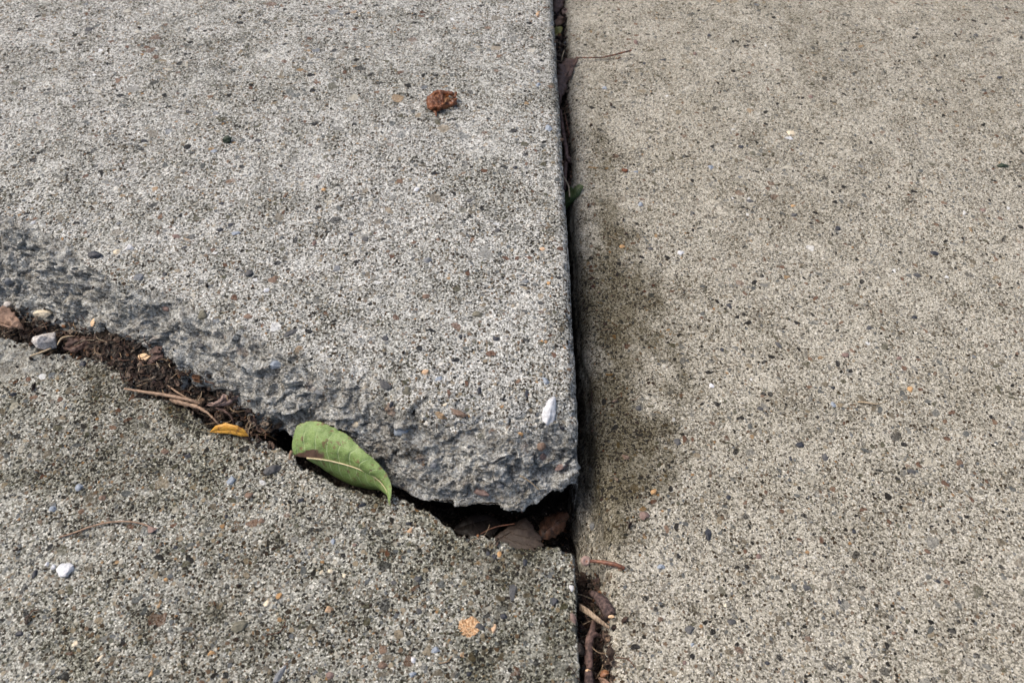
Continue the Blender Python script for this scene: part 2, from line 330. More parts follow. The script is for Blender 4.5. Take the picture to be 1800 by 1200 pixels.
# ------------------------------------------------------------------ lower slab
ZL = -0.001
ledge = line([(-420, 560), (-200, 575), (-60, 580), (0, 580), (40, 592), (62, 613), (130, 616), (150, 628), (185, 632), (215, 650), (232, 676), (262, 694), (300, 701), (330, 712), (350, 735), (372, 753), (400, 760), (440, 765), (470, 775),
              (500, 790), (520, 800), (526, 815), (560, 830), (580, 845), (610, 855), (640, 866), (660, 862), (690, 870), (720, 880), (745, 893), (770, 905), (790, 920), (802, 936), (830, 942), (870, 942), (900, 951),
              (925, 963), (950, 962), (975, 958), (1000, 965), (1015, 975), (1030, 990)], ZL)
inner = line([(-420, 690), (-200, 690), (0, 668), (30, 664), (60, 655), (90, 650), (110, 640), (135, 630), (152, 622), (200, 560), (1030, 500)], ZL)
def build_lower():
    xe = .0268; r = .0012
    xs = np.concatenate([[-2.2, -1.5, -.9, -.6, -.42], np.arange(-.34, -.28, .0015), np.arange(-.28, xe - r, .00050)])
    arc = np.linspace(0, math.pi / 2, 6)[1:]
    X = np.concatenate([xs, xe - r + r * np.sin(arc), np.full(36, xe)])
    drop = np.concatenate([np.zeros(len(xs)), r * (1 - np.cos(arc)), r + np.linspace(.0012, .07, 36)])
    ye, _ = interp(ledge, X); yi, _ = interp(inner, X)
    xw = np.stack([X, X * 0, X * 0 + 1.1], 1)
    ye = ye + .0010 * fbm(xw, 210, 3, 8) + .0006 * fbm(xw, 650, 2, 3)
    rad = .0014
    rows = []
    for t in np.linspace(.070, .0015, 50): rows.append((ye - .0018 + .0018 * np.exp(-t * 80) + .004 * t / .07, -rad - t + 0 * X))
    for a in np.linspace(math.pi / 2, 0, 7): rows.append((ye - rad + rad * math.sin(a), -rad * (1 - math.cos(a)) + 0 * X))
    g = np.concatenate([np.arange(.0005, .165, .00048), [.18, .2, .25, .35, .6, 1.0, 1.6]])
    for gi in g: rows.append((ye - rad - gi, 0 * X))
    Yg = np.stack([q[0] for q in rows]); Zg = ZL + np.stack([q[1] for q in rows]) - drop[None, :]
    Xg = np.broadcast_to(X, Yg.shape).copy(); Pg = np.stack([Xg, Yg, Zg], 2); nr, nc = Yg.shape
    sh = ss(-.0012, .0012, Yg - yi[None, :] + .0012 * fbm(Pg.reshape(-1, 3) * [1, 1, 0], 260, 3, 4).reshape(nr, nc))   # the low broken shelf at the left
    Pg[:, :, 2] -= .0045 * sh
    nrm = grid_normals(Pg)
    if nrm[-60, nc // 2, 2] < 0: nrm = -nrm
    p = Pg.reshape(-1, 3); n_ = nrm.reshape(-1, 3); shr = sh.ravel()
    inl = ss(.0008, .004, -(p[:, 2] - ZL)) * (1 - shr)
    d = .0007 * fbm(p, 24, 3, 71) + .00030 * fbm(p, 430, 2, 73)
    w1, r1 = worley(p, 360, 77); d += .00038 * (1 - w1) * (r1 > .3)
    w2, r2 = worley(p, 950, 78); d += .00014 * (1 - w2)
    eg = ss(.006, .0, (ye[None, :] - Yg).ravel()); d += eg * (.0010 * fbm(p, 300, 3, 75) + .0006 * (.5 - w1)) - .0006 * eg
    d += shr * (.0018 * fbm(p, 90, 4, 81) + .0007 * fbm(p, 420, 3, 83)) + inl * .002 * fbm(p, 120, 4, 91)
    p2 = p + n_ * d[:, None]
    px, py, _ = proj(p)
    ru = .95 * ss(1.25, .35, np.hypot((px - 825) / 26, (py - 1102) / 22)) * (inl < .1) + .45 * ss(1, .2, np.hypot((px - 810) / 18, (py - 1145) / 26))
    st = .42 * ss(0, .5, fbm(p, 16, 3, 99)) + .35 * ss(.03, 0, (ye[None, :] - Yg).ravel()) * ss(-.1, .5, fbm(p, 60, 3, 95))
    st *= (1 - .8 * ss(1, .3, np.hypot((px - 620) / 260, (py - 1190) / 120))) * (1 - shr)
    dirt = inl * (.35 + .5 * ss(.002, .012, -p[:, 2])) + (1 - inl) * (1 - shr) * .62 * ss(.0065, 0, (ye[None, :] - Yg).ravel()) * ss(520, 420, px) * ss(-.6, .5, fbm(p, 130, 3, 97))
    o = mesh_np('pavement_slab', p2, grid_faces(nr, nc), M_LO, None, dict(fract=np.maximum(shr * 1.3, inl * .4), stain_shade=st, rust=ru, dirt=dirt))
    return o, p2, n_
lower, LV, LN = build_lower()
tag(lower, 'sunken olive grey concrete slab at lower left with a jagged back edge', 'pavement slab', kind='structure')
# ------------------------------------------------------------------ right slab
def build_right():
    ys = [-1.6, -1.0, -.5, -.2, -.05, .02]; y = .06; s = .00050
    while y < .72: ys.append(y); y += s; s *= 1.0022
    ys += [.76, .85, 1.0, 1.4, 2.0, 3.2]; Y = np.array(ys)
    e = np.interp(Y, [.09, .105, .13, .16, .19, .23, .30, .38, .45, .60], [.0400, .0402, .0415, .0428, .0405, .0392, .0378, .0388, .0398, .0415])
    yw = np.stack([Y * 0 + .7, Y, Y * 0], 1); e = e + .0007 * fbm(yw, 60, 3, 3)
    # cross profile: (offset from the edge, z): wall, sloping foot, rolled nose, top
    foot = np.interp(Y, [.10, .14, .17, .22, .40], [.006, .010, .012, .008, .006])
    prof = []
    for t in np.linspace(0, 1, 22): prof.append((-1.0, -.075 + .045 * t))
    for t in np.linspace(0, 1, 26)[1:]: prof.append((-1.0 + t * .8, -.030 + .022 * t))
    for t in np.linspace(0, 1, 16)[1:]:
        a = t * math.pi / 2; prof.append((-.2 + 0 * t, None, a))
    top = np.concatenate([np.arange(.0006, .40, .00078), [.42, .46, .55, .8, 1.2, 2.0]])
    cols = []
    for q in prof:
        if len(q) == 2: cols.append((e + q[0] * foot, q[1] + 0 * Y, 1))
        else:
            a = q[2]; x0 = e - .2 * foot; R = .008
            cols.append((x0 + (.0065 + .2 * foot) * (1 - math.cos(a)), -R + R * math.sin(a), 0))
    for g in top: cols.append((e + .0065 + g, 0 * Y, 0))
    Xg = np.stack([c[0] for c in cols], 1); Zg = np.stack([np.asarray(c[1]) + 0 * Y for c in cols], 1); Yg = np.broadcast_to(Y[:, None], Xg.shape).copy()
    Pg = np.stack([Xg, Yg, Zg], 2); nr, nc = Xg.shape; nrm = grid_normals(Pg)
    flip = nrm[nr // 2, nc // 2, 2] < 0
    if flip: nrm = -nrm
    p = Pg.reshape(-1, 3); n_ = nrm.reshape(-1, 3)
    dist = (Xg - e[:, None]).ravel()
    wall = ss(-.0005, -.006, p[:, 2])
    d = .0006 * fbm(p, 22, 3, 171) + .00018 * fbm(p, 450, 2, 173)
    w1, r1 = worley(p, 400, 177); d += .00018 * (1 - w1) * (r1 > .45) * (1 - wall)
    d += wall * (.0010 * fbm(p * [1, .35, 1], 160, 3, 181) + .0004 * fbm(p * [1, .3, 1], 700, 2, 183))
    p2 = p + n_ * d[:, None]
    px, py, _ = proj(p)
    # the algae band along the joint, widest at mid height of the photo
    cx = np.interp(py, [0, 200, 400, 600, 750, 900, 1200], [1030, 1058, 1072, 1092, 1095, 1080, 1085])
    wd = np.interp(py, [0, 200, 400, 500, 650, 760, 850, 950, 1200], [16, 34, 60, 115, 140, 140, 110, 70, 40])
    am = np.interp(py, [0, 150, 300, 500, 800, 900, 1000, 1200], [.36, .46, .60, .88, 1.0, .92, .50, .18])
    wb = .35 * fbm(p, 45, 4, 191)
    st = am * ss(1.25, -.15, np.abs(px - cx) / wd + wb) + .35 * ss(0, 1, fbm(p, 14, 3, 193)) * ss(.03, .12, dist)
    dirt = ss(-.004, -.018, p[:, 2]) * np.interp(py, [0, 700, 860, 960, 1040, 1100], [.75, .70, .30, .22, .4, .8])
    fr = wall * .38
    o = mesh_np('pavement_slab', p2, grid_faces(nr, nc, flip), M_RT, None, dict(fract=fr, stain_shade=st, rust=0 * px, dirt=dirt))
    return o, p2, n_
right, GV, GN = build_right()
tag(right, 'smooth beige concrete slab on the right of the joint, edge rounded and dirt stained', 'pavement slab', kind='structure')
# ------------------------------------------------------------------ soil under and between the slabs
def soil_mat():
    m = N('damp soil'); n1 = m.noise(700, 4, .7).outputs[0]; n2 = m.noise(160, 4, .6).outputs[0]
    c = m.ramp(n1, [(.36, (.008, .006, .005)), (.48, (.026, .022, .019)), (.58, (.070, .060, .050)), (.68, (.19, .17, .145))])
    c = m.mix(m.mr(n2, .45, .62), c, m.mix(1.0, c, (.5, .42, .36), 'MULTIPLY'))
    v = m.vor(520); s_ = m.sep(v.outputs['Color'])
    c = m.mix(m.ma('MULTIPLY', m.mr(v.outputs['Distance'], .34, .26), m.mr(s_[0], .12, .1)), c, m.ramp(s_[1], [(0, (.22, .12, .07)), (.4, (.35, .3, .24)), (.8, (.11, .07, .05))], True))
    return m.done(c, .95, m.bump(n1, .0012), .2)
M_SOIL = soil_mat()
def build_soil():
    X = np.concatenate([[-3, -1, -.5], np.arange(-.36, .056, .0009), [.2, 1, 3]]); Y = np.concatenate([[-2, -.5, 0], np.arange(.07, .80, .0011), [.9, 1.5, 4]])
    Xg, Yg = np.meshgrid(X, Y); p = np.stack([Xg.ravel(), Yg.ravel(), 0 * Xg.ravel()], 1)
    q = p.copy(); q[:, 2] = -.01; px, py, _ = proj(q)
    # crevice soil level by photo column; the joint strip has its own level by row
    zc_ = np.interp(px, [-100, 60, 130, 200, 270, 330, 400, 450, 500, 560, 1100], [-.014, -.014, -.011, -.007, -.005, -.007, -.011, -.016, -.034, -.045, -.050])
    # banked up against the broken face
    yb, _ = interp(bot, p[:, 0]); bank = ss(-.012, .004, p[:, 1] - yb) * np.interp(px, [0, 130, 180, 230, 320, 400, 480], [0, .004, .009, .013, .011, .004, 0])
    zj = np.interp(py, [-200, 0, 150, 330, 400, 880, 990, 1040, 1200, 1500], [-.008, -.008, -.011, -.019, -.055, -.050, -.030, -.020, -.017, -.015])
    joint = ss(.020, .026, p[:, 0])
    z = zc_ + bank; z = z * (1 - joint) + zj * joint
    z = z + .0022 * fbm(p, 130, 4, 7) + .0008 * fbm(p, 500, 3, 9)
    far = (p[:, 0] < -.36) | (p[:, 0] > .057) | (p[:, 1] < .06) | (p[:, 1] > .81); z = np.where(far, -.05, z)
    p[:, 2] = z
    o = mesh_np('soil', p, grid_faces(len(Y), len(X)), M_SOIL, None)
    return o, p
soil, SV = build_soil(); tag(soil, 'dark crumbly soil filling the crack and the joint between the slabs', 'soil', kind='structure')
# ------------------------------------------------------------------ first-hit lookup in photo pixels
BW, BH, BS = 925, 625, 2.0
def zbuf():
    D = np.full((BH, BW), 9e9); I = np.zeros((BH, BW, 7))
    for v, n_ in ((RV, RN), (LV, LN), (GV, GN), (SV, np.tile([0, 0, 1.], (len(SV), 1)))):
        px, py, d = proj(v); ix = np.floor((px + 20) / BS).astype(int); iy = np.floor((py + 20) / BS).astype(int)
        ok = (ix >= 0) & (ix < BW) & (iy >= 0) & (iy < BH) & (d > 0); ix, iy, d, v, n_ = ix[ok], iy[ok], d[ok], v[ok], n_[ok]
        od = np.argsort(-d); ix, iy, d, v, n_ = ix[od], iy[od], d[od], v[od], n_[od]
        T = np.full((BH, BW), 9e9); J = np.zeros((BH, BW, 6)); T[iy, ix] = d; J[iy, ix, :3] = v; J[iy, ix, 3:] = n_
        m = T < D; D[m] = T[m]; I[m, :6] = J[m]
    return D, I
ZD, ZI = zbuf()
def hit(px, py):
    ix, iy = int((px + 20) / BS), int((py + 20) / BS)
    a, b, c, d = max(iy - 1, 0), min(iy + 2, BH), max(ix - 1, 0), min(ix + 2, BW)
    s = ZD[a:b, c:d]; k = np.unravel_index(np.argmin(s), s.shape); q = ZI[a:b, c:d][k]
    n_ = q[3:6] / (np.linalg.norm(q[3:6]) + 1e-9)
    if n_[2] < 0: n_ = -n_
    return q[:3].copy(), n_
def onto(px, py, up=0.0):
    p, n_ = hit(px, py); return p + np.array([0, 0, up])
# ------------------------------------------------------------------ shape makers (return verts, faces)
_t = (1 + 5 ** .5) / 2
ICO_V = np.array([(-1, _t, 0), (1, _t, 0), (-1, -_t, 0), (1, -_t, 0), (0, -1, _t), (0, 1, _t), (0, -1, -_t), (0, 1, -_t), (_t, 0, -1), (_t, 0, 1), (-_t, 0, -1), (-_t, 0, 1)]) / math.sqrt(1 + _t * _t)
ICO_F = np.array([(0, 11, 5), (0, 5, 1), (0, 1, 7), (0, 7, 10), (0, 10, 11), (1, 5, 9), (5, 11, 4), (11, 10, 2), (10, 7, 6), (7, 1, 8), (3, 9, 4), (3, 4, 2), (3, 2, 6), (3, 6, 8), (3, 8, 9), (4, 9, 5), (2, 4, 11), (6, 2, 10), (8, 6, 7), (9, 8, 1)])
def subdiv(v, f):
    v = list(map(tuple, v)); cache = {}; nf = []
    def mid_(a, b):
        k = (min(a, b), max(a, b))
        if k not in cache:
            m_ = (np.array(v[a]) + np.array(v[b])) / 2; m_ /= np.linalg.norm(m_); v.append(tuple(m_)); cache[k] = len(v) - 1
        return cache[k]
    for a, b, c in f:
        x, y, z = mid_(a, b), mid_(b, c), mid_(c, a); nf += [(a, x, z), (b, y, x), (c, z, y), (x, y, z)]
    return np.array(v), np.array(nf)
I1 = subdiv(ICO_V, ICO_F); I2 = subdiv(*I1); I3 = subdiv(*I2); I4 = subdiv(*I3)
def rock(size, seed, base=I3, ang=.9, rough=.08):
    """an angular stone: unit sphere cut by random planes, then roughened"""
    v, f = base; v = v.copy(); r = np.random.RandomState(seed)
    for k in range(9):
        n_ = r.normal(size=3); n_ /= np.linalg.norm(n_); c = r.uniform(.55, ang); d = v @ n_; over = np.maximum(d - c, 0); v -= over[:, None] * n_ * .92
    v *= (1 + rough * fbm(v + seed, 2.2, 3, seed) + rough * .5 * fbm(v + seed, 7, 2, seed + 3))[:, None]
    return v * np.array(size), f
def frame(n_, ang=0.0):
    n_ = np.asarray(n_, float); n_ /= np.linalg.norm(n_); a = np.array([math.cos(ang), math.sin(ang), 0]); a -= n_ * (a @ n_); a /= np.linalg.norm(a); b = np.cross(n_, a)
    return np.stack([a, b, n_], 1)
def tube(pts, rad, seg=8, rough=0.0, seed=0, sub=6, caps=True):
    pts = np.array(pts, float); n = len(pts); rad = np.broadcast_to(np.array(rad, float), (n,)) if np.ndim(rad) < 2 else rad
    # catmull-rom resampling
    Q = []; Rr = []
    for i in range(n - 1):
        p0, p1, p2, p3 = pts[max(i - 1, 0)], pts[i], pts[i + 1], pts[min(i + 2, n - 1)]
        for k in range(sub):
            t = k / sub
            Q.append(.5 * ((2 * p1) + (-p0 + p2) * t + (2 * p0 - 5 * p1 + 4 * p2 - p3) * t * t + (-p0 + 3 * p1 - 3 * p2 + p3) * t ** 3)); Rr.append(rad[i] * (1 - t) + rad[i + 1] * t)
    Q.append(pts[-1]); Rr.append(rad[-1]); Q = np.array(Q); Rr = np.array(Rr); m = len(Q)
    T = np.gradient(Q, axis=0); T /= np.linalg.norm(T, axis=1, keepdims=True) + 1e-12
    up = np.array([0, 0, 1.]) if abs(T[0, 2]) < .9 else np.array([1., 0, 0]); V = []
    for i in range(m):
        a = np.cross(T[i], up); a /= np.linalg.norm(a) + 1e-12; b = np.cross(a, T[i]); up = b
        for s in range(seg):
            th = 2 * math.pi * s / seg; V.append(Q[i] + Rr[i] * (math.cos(th) * a + math.sin(th) * b))
    V = np.array(V)
    if rough:
        c = np.repeat(Q, seg, 0); o_ = V - c; V = c + o_ * (1 + rough * fbm(V + seed * .01, 900, 2, seed))[:, None]
    Fc = [(i * seg + s, i * seg + (s + 1) % seg, (i + 1) * seg + (s + 1) % seg, (i + 1) * seg + s) for i in range(m - 1) for s in range(seg)]
    if caps:
        V = np.vstack([V, Q[0], Q[-1]]); a, b = len(V) - 2, len(V) - 1
        Fc += [(a, (s + 1) % seg, s, s) for s in range(0)]
        for s in range(0, seg, 2):
            Fc.append((a, (s + 2) % seg, (s + 1) % seg, s)); e = (m - 1) * seg; Fc.append((b, e + s, e + s + 1, e + (s + 2) % seg))
    return V, np.array(Fc)
def resample(c, n):
    c = np.array(c, float); d = np.concatenate([[0], np.cumsum(np.linalg.norm(np.diff(c[:, :3], axis=0), axis=1))]); t = np.linspace(0, d[-1], n)
    return np.stack([np.interp(t, d, c[:, k]) for k in range(c.shape[1])], 1)
def smoothc(c, k=3):
    for _ in range(k): c[1:-1] = (c[:-2] + 2 * c[1:-1] + c[2:]) / 4
    return c
def sheet(rows, th=.00025):
    """rows: (nr, nc, 3) surface -> closed thin shell with real thickness"""
    nr, nc = rows.shape[:2]; n_ = grid_normals(rows); a = (rows + n_ * th / 2).reshape(-1, 3); b = (rows - n_ * th / 2).reshape(-1, 3); k = nr * nc
    f = grid_faces(nr, nc); fb = f[:, ::-1] + k; E = []
    def rim(idx):
        for i in range(len(idx) - 1): E.append((idx[i + 1], idx[i], idx[i] + k, idx[i + 1] + k))
    rim([j for j in range(nc)]); rim([i * nc + nc - 1 for i in range(nr)]); rim([(nr - 1) * nc + nc - 1 - j for j in range(nc)]); rim([(nr - 1 - i) * nc for i in range(nr)])
    return np.vstack([a, b]), np.vstack([f, fb, np.array(E)])
def uvp(nr, nc):
    v, u = np.meshgrid(np.linspace(0, 1, nr), np.linspace(0, 1, nc), indexing='ij'); return np.tile(u.ravel(), 2), np.tile(v.ravel(), 2)
# ------------------------------------------------------------------ materials of small things
def leaf_mat(name, a, b, vein, spot, rough=.45, nv=7, spotlvl=.62, trans=.12, edge=None, scale=1.0):
    """u runs along the leaf, v is 0 on the midrib and 1 on the margin"""
    m = N(name); u = m.attr('lu'); v = m.attr('lv')
    n1 = m.noise(260 * scale, 4, .6).outputs[0]; n2 = m.noise(900 * scale, 2, .5).outputs[0]
    c = m.mix(m.mr(n1, .35, .65), a, b)
    ph = m.ma('SUBTRACT', m.ma('MULTIPLY', u, nv), m.ma('MULTIPLY', m.ma('POWER', v, 1.5), 1.25)); ph = m.ma('ADD', ph, m.ma('MULTIPLY', n1, .25))
    fr = m.ma('ABSOLUTE', m.ma('SUBTRACT', m.ma('FRACT', ph), .5)); vm_ = m.ma('MULTIPLY', m.mr(fr, .07, .01), m.mr(v, 1.0, .45))
    ph2 = m.ma('ADD', m.ma('MULTIPLY', v, 16), m.ma('MULTIPLY', n2, 1.6)); f2 = m.ma('ABSOLUTE', m.ma('SUBTRACT', m.ma('FRACT', ph2), .5)); vm2 = m.mr(f2, .16, .04)
    c = m.mix(m.ma('MULTIPLY', vm2, .16), c, vein)
    net = m.vor(1100 * scale, feature='DISTANCE_TO_EDGE').outputs['Distance']; nm = m.ma('MULTIPLY', m.mr(net, .10, .02), .22)
    c = m.mix(nm, c, vein); c = m.mix(m.ma('MULTIPLY', vm_, .62), c, vein)
    sp = m.mr(m.noise(420 * scale, 3, .6).outputs[0], spotlvl, spotlvl + .05)
    c = m.mix(m.ma('MULTIPLY', sp, .75), c, spot)
    if edge:
        em = m.mr(m.ma('ADD', m.attr('le'), m.ma('MULTIPLY', m.ma('SUBTRACT', m.noise(420, 5, .75).outputs[0], .5), 1.3)), .42, .72); c = m.mix(em, c, edge)
    h = m.ma('SUBTRACT', m.ma('MULTIPLY', n1, .6), m.ma('MULTIPLY', vm_, .8))
    h = m.ma('SUBTRACT', h, m.ma('MULTIPLY', nm, 1.0))
    if trans: m.bs.inputs['Subsurface Weight'].default_value = 0
    return m.done(c, rough, m.bump(h, .00025), .45)
M_GREEN = leaf_mat('green leaf', (.135, .215, .052), (.185, .275, .078), (.42, .52, .27), (.15, .085, .045), .52, 11, .585, .2, (.11, .062, .040), .8)
M_GREEN2 = leaf_mat('dark green leaf', (.035, .065, .018), (.06, .095, .03), (.15, .2, .07), (.06, .05, .02), .5, 6)
M_ORANGE = leaf_mat('orange leaf', (.50, .235, .025), (.62, .33, .04), (.62, .36, .08), (.22, .085, .02), .4, 5, .56)
M_BROWN = leaf_mat('brown leaf', (.19, .115, .075), (.30, .185, .125), (.36, .25, .18), (.06, .035, .02), .6, 6, .60)
M_DBROWN = leaf_mat('dark brown leaf', (.065, .035, .026), (.11, .062, .046), (.16, .1, .07), (.02, .012, .01), .5, 6, .6)
M_RUST = leaf_mat('rust brown leaf', (.085, .024, .010), (.19, .060, .022), (.36, .17, .06), (.025, .01, .006), .25, 5, .58)
M_PINK = leaf_mat('dry pinkish leaf', (.22, .15, .125), (.30, .21, .18), (.36, .27, .22), (.09, .06, .05), .6, 5, .64)
M_HOLL = leaf_mat('shaded brown leaf', (.036, .025, .019), (.062, .044, .034), (.075, .055, .04), (.04, .025, .018), .6, 6, .58)  # brown leaf colour lowered to carry the shade of the hollow
M_DEEP = leaf_mat('deep shade brown leaf', (.016, .012, .010), (.030, .022, .018), (.04, .03, .025), (.01, .008, .006), .5, 6, .6)  # darkest leaf tone, with the deep hollow's shade painted in
M_RUSTL = leaf_mat('bright rust leaf', (.17, .065, .022), (.36, .17, .07), (.5, .3, .14), (.05, .02, .01), .3, 5, .5)
M_RUST2 = leaf_mat('dull rust leaf', (.05, .022, .012), (.10, .046, .024), (.15, .075, .04), (.02, .012, .008), .5, 5, .5)
M_YG = leaf_mat('yellow green leaf', (.22, .22, .05), (.33, .32, .10), (.4, .4, .18), (.12, .08, .03), .5, 5)
def stalk_mat(name, a, b, rough=.6, sc_=600, bump=.0003, stretch=(1, 1, 1)):
    m = N(name); mp = m.n('Mapping'); m.set(mp.inputs[0], m.co); mp.inputs['Scale'].default_value = stretch
    n1 = m.noise(sc_, 4, .65, mp.outputs[0]).outputs[0]
    return m.done(m.mix(m.mr(n1, .38, .62), a, b), rough, m.bump(n1, bump), .4)
M_STALK = stalk_mat('tan stalk', (.20, .13, .085), (.34, .235, .16)); M_STRAW = stalk_mat('pale straw', (.34, .26, .16), (.50, .40, .27))
M_STEMD = stalk_mat('dark red brown stem', (.035, .014, .010), (.19, .07, .035), .35, 320); M_STEMR = stalk_mat('red brown stem', (.11, .045, .028), (.22, .095, .055), .4)
M_BARK = stalk_mat('purple brown bark', (.03, .019, .018), (.12, .08, .07), .75, 700, .0008); M_BARK2 = stalk_mat('dull brown twig bark', (.05, .03, .024), (.17, .105, .085), .7, 500, .0006)
M_CUT = stalk_mat('pale cut wood', (.62, .40, .22), (.78, .56, .34), .6); M_MIDRIB = stalk_mat('leaf midrib', (.50, .42, .24), (.62, .54, .34), .5)
def stone_mat(name, a, b, s=900, rough=.75, c=None):
    m = N(name); n1 = m.noise(s, 4, .7).outputs[0]; n2 = m.noise(s * .25, 3, .6).outputs[0]
    col = m.mix(m.mr(n1, .38, .62), a, b); col = m.mix(m.mr(n2, .5, .65), col, m.mix(.5, col, c or a))
    return m.done(col, rough, m.bump(n1, .0003), .4)
STONE = dict(white=stone_mat('white stone', (.50, .52, .54), (.74, .75, .77), 700, .75, (.45, .43, .40)), cream=stone_mat('cream stone', (.55, .47, .34), (.72, .64, .48)),
             black=stone_mat('black stone', (.016, .018, .024), (.04, .044, .055), 900, .5), grey=stone_mat('grey stone', (.13, .14, .15), (.22, .23, .24)),
             dark=stone_mat('dark grey stone', (.06, .062, .065), (.11, .11, .11)), brown=stone_mat('brown stone', (.13, .085, .06), (.22, .155, .115)),
             red=stone_mat('red brown stone', (.15, .10, .085), (.23, .165, .145)), olive=stone_mat('olive stone', (.11, .105, .075), (.18, .17, .13)),
             orange=stone_mat('orange stone', (.36, .21, .09), (.50, .32, .16)), tan=stone_mat('tan stone', (.42, .28, .17), (.58, .42, .28)),
             blue=stone_mat('blue grey stone', (.20, .235, .28), (.32, .36, .41)), quartz=stone_mat('milky quartz', (.46, .47, .48), (.66, .68, .70), 500, .5, (.5, .48, .46)))
M_PEB = stone_mat('rough pale grey pebble', (.30, .28, .26), (.68, .65, .61), 1100, .9)
# ------------------------------------------------------------------ stones set in the slabs
def embed(parent, px, py, a, b, ang, colour, seed, up=.56, label=None):
    p, n_ = hit(px, py); d = proj(p[None])[2][0]; s = d / F
    fs = 1.0 / max(.45, abs((n_ @ np.array([0, -p[1], H - p[2]])) / np.linalg.norm([0, p[1], H - p[2]])))
    th = min(a, b) * s * .52
    v, f = rock((a * s / 2, b * s / 2 * fs, th), seed, I2 if a < 14 else I3, .88, .10)
    Rm = frame(n_, math.radians(ang)); v = v @ Rm.T + p + n_ * (-th * (1 - up) + .0001)
    o = mesh_np('embedded_stone', v, f, STONE[colour], parent)
    if label: o['label'] = label
ER = [(228, 432, 20, 12, 0, 'white'), (206, 438, 17, 10, 10, 'cream'), (308, 413, 20, 9, 0, 'red'), (438, 476, 15, 12, 20, 'black'), (483, 489, 24, 14, 10, 'brown'), (592, 468, 18, 12, 0, 'grey'),
      (512, 583, 28, 12, 30, 'dark'), (748, 519, 17, 10, 0, 'brown'), (841, 550, 19, 14, 0, 'olive'), (437, 553, 18, 9, 0, 'brown'), (728, 331, 11, 8, 0, 'white'), (824, 348, 14, 9, -20, 'dark'), (374, 262, 15, 7, 0, 'blue'),
      (251, 244, 15, 8, 0, 'black'), (455, 245, 13, 7, 0, 'black'), (388, 355, 13, 5, 20, 'black'), (385, 400, 14, 7, 0, 'black'), (405, 392, 12, 8, 0, 'black'), (415, 407, 20, 9, 15, 'blue'), (321, 432, 16, 6, 35, 'black'),
      (640, 416, 16, 12, 0, 'dark'), (612, 409, 10, 6, 0, 'black'), (553, 425, 12, 11, 0, 'red'), (290, 478, 12, 7, 0, 'black'), (466, 508, 12, 9, 0, 'white'), (675, 672, 34, 17, -35, 'dark'), (685, 708, 9, 15, 0, 'black'),
      (802, 722, 42, 13, -20, 'brown'), (986, 752, 9, 16, 20, 'black'), (840, 683, 10, 15, 0, 'black'), (926, 688, 9, 13, 0, 'black'), (870, 592, 14, 10, 0, 'black'), (677, 590, 16, 9, -35, 'black'), (809, 587, 9, 7, 0, 'black'),
      (961, 665, 16, 13, -30, 'blue'), (955, 806, 20, 13, 20, 'red'), (984, 822, 26, 10, 30, 'red'), (845, 866, 34, 10, -10, 'red'), (768, 663, 16, 7, 40, 'blue'), (748, 650, 14, 10, 0, 'tan'), (955, 596, 7, 5, 0, 'orange'),
      (916, 758, 12, 8, -30, 'orange'), (780, 708, 9, 8, 0, 'cream'), (948, 784, 18, 16, 30, 'brown'), (712, 684, 20, 16, 0, 'olive'), (700, 760, 34, 20, 20, 'blue'), (357, 548, 26, 18, -20, 'olive'), (70, 553, 34, 18, 0, 'cream'),
      (289, 545, 22, 9, -20, 'red'), (245, 484, 22, 14, 20, 'grey'), (15, 497, 20, 14, 0, 'grey'), (55, 388, 16, 8, 30, 'white'), (870, 402, 12, 7, 0, 'dark'), (940, 105, 0, 0, 0, ''), (152, 48, 16, 9, 0, 'dark'),
      (948, 22, 10, 9, 0, 'tan'), (948, 146, 12, 8, 0, 'blue'), (965, 222, 16, 12, 0, 'blue'), (905, 290, 9, 7, 0, 'black'), (950, 434, 12, 9, 0, 'tan'), (925, 490, 14, 10, 0, 'grey'), (965, 495, 8, 7, 0, 'orange'), (750, 455, 20, 12, 0, 'grey'),
      (600, 42, 9, 5, 0, 'dark'), (570, 330, 9, 6, 0, 'orange'), (352, 610, 14, 8, 20, 'dark'), (480, 640, 26, 16, 10, 'blue'), (560, 690, 22, 12, 0, 'grey'), (620, 745, 20, 12, 0, 'cream'), (760, 820, 18, 12, 20, 'grey'), (880, 850, 22, 10, 0, 'grey')]
for i, (x, y, a, b, an, c) in enumerate(ER):
    if a: embed(raised, x, y, a, b, an, c, 100 + i)
embed(raised, 965, 734, 28, 86, -14, 'quartz', 77, .38, 'elongated white quartz stone in the broken corner')
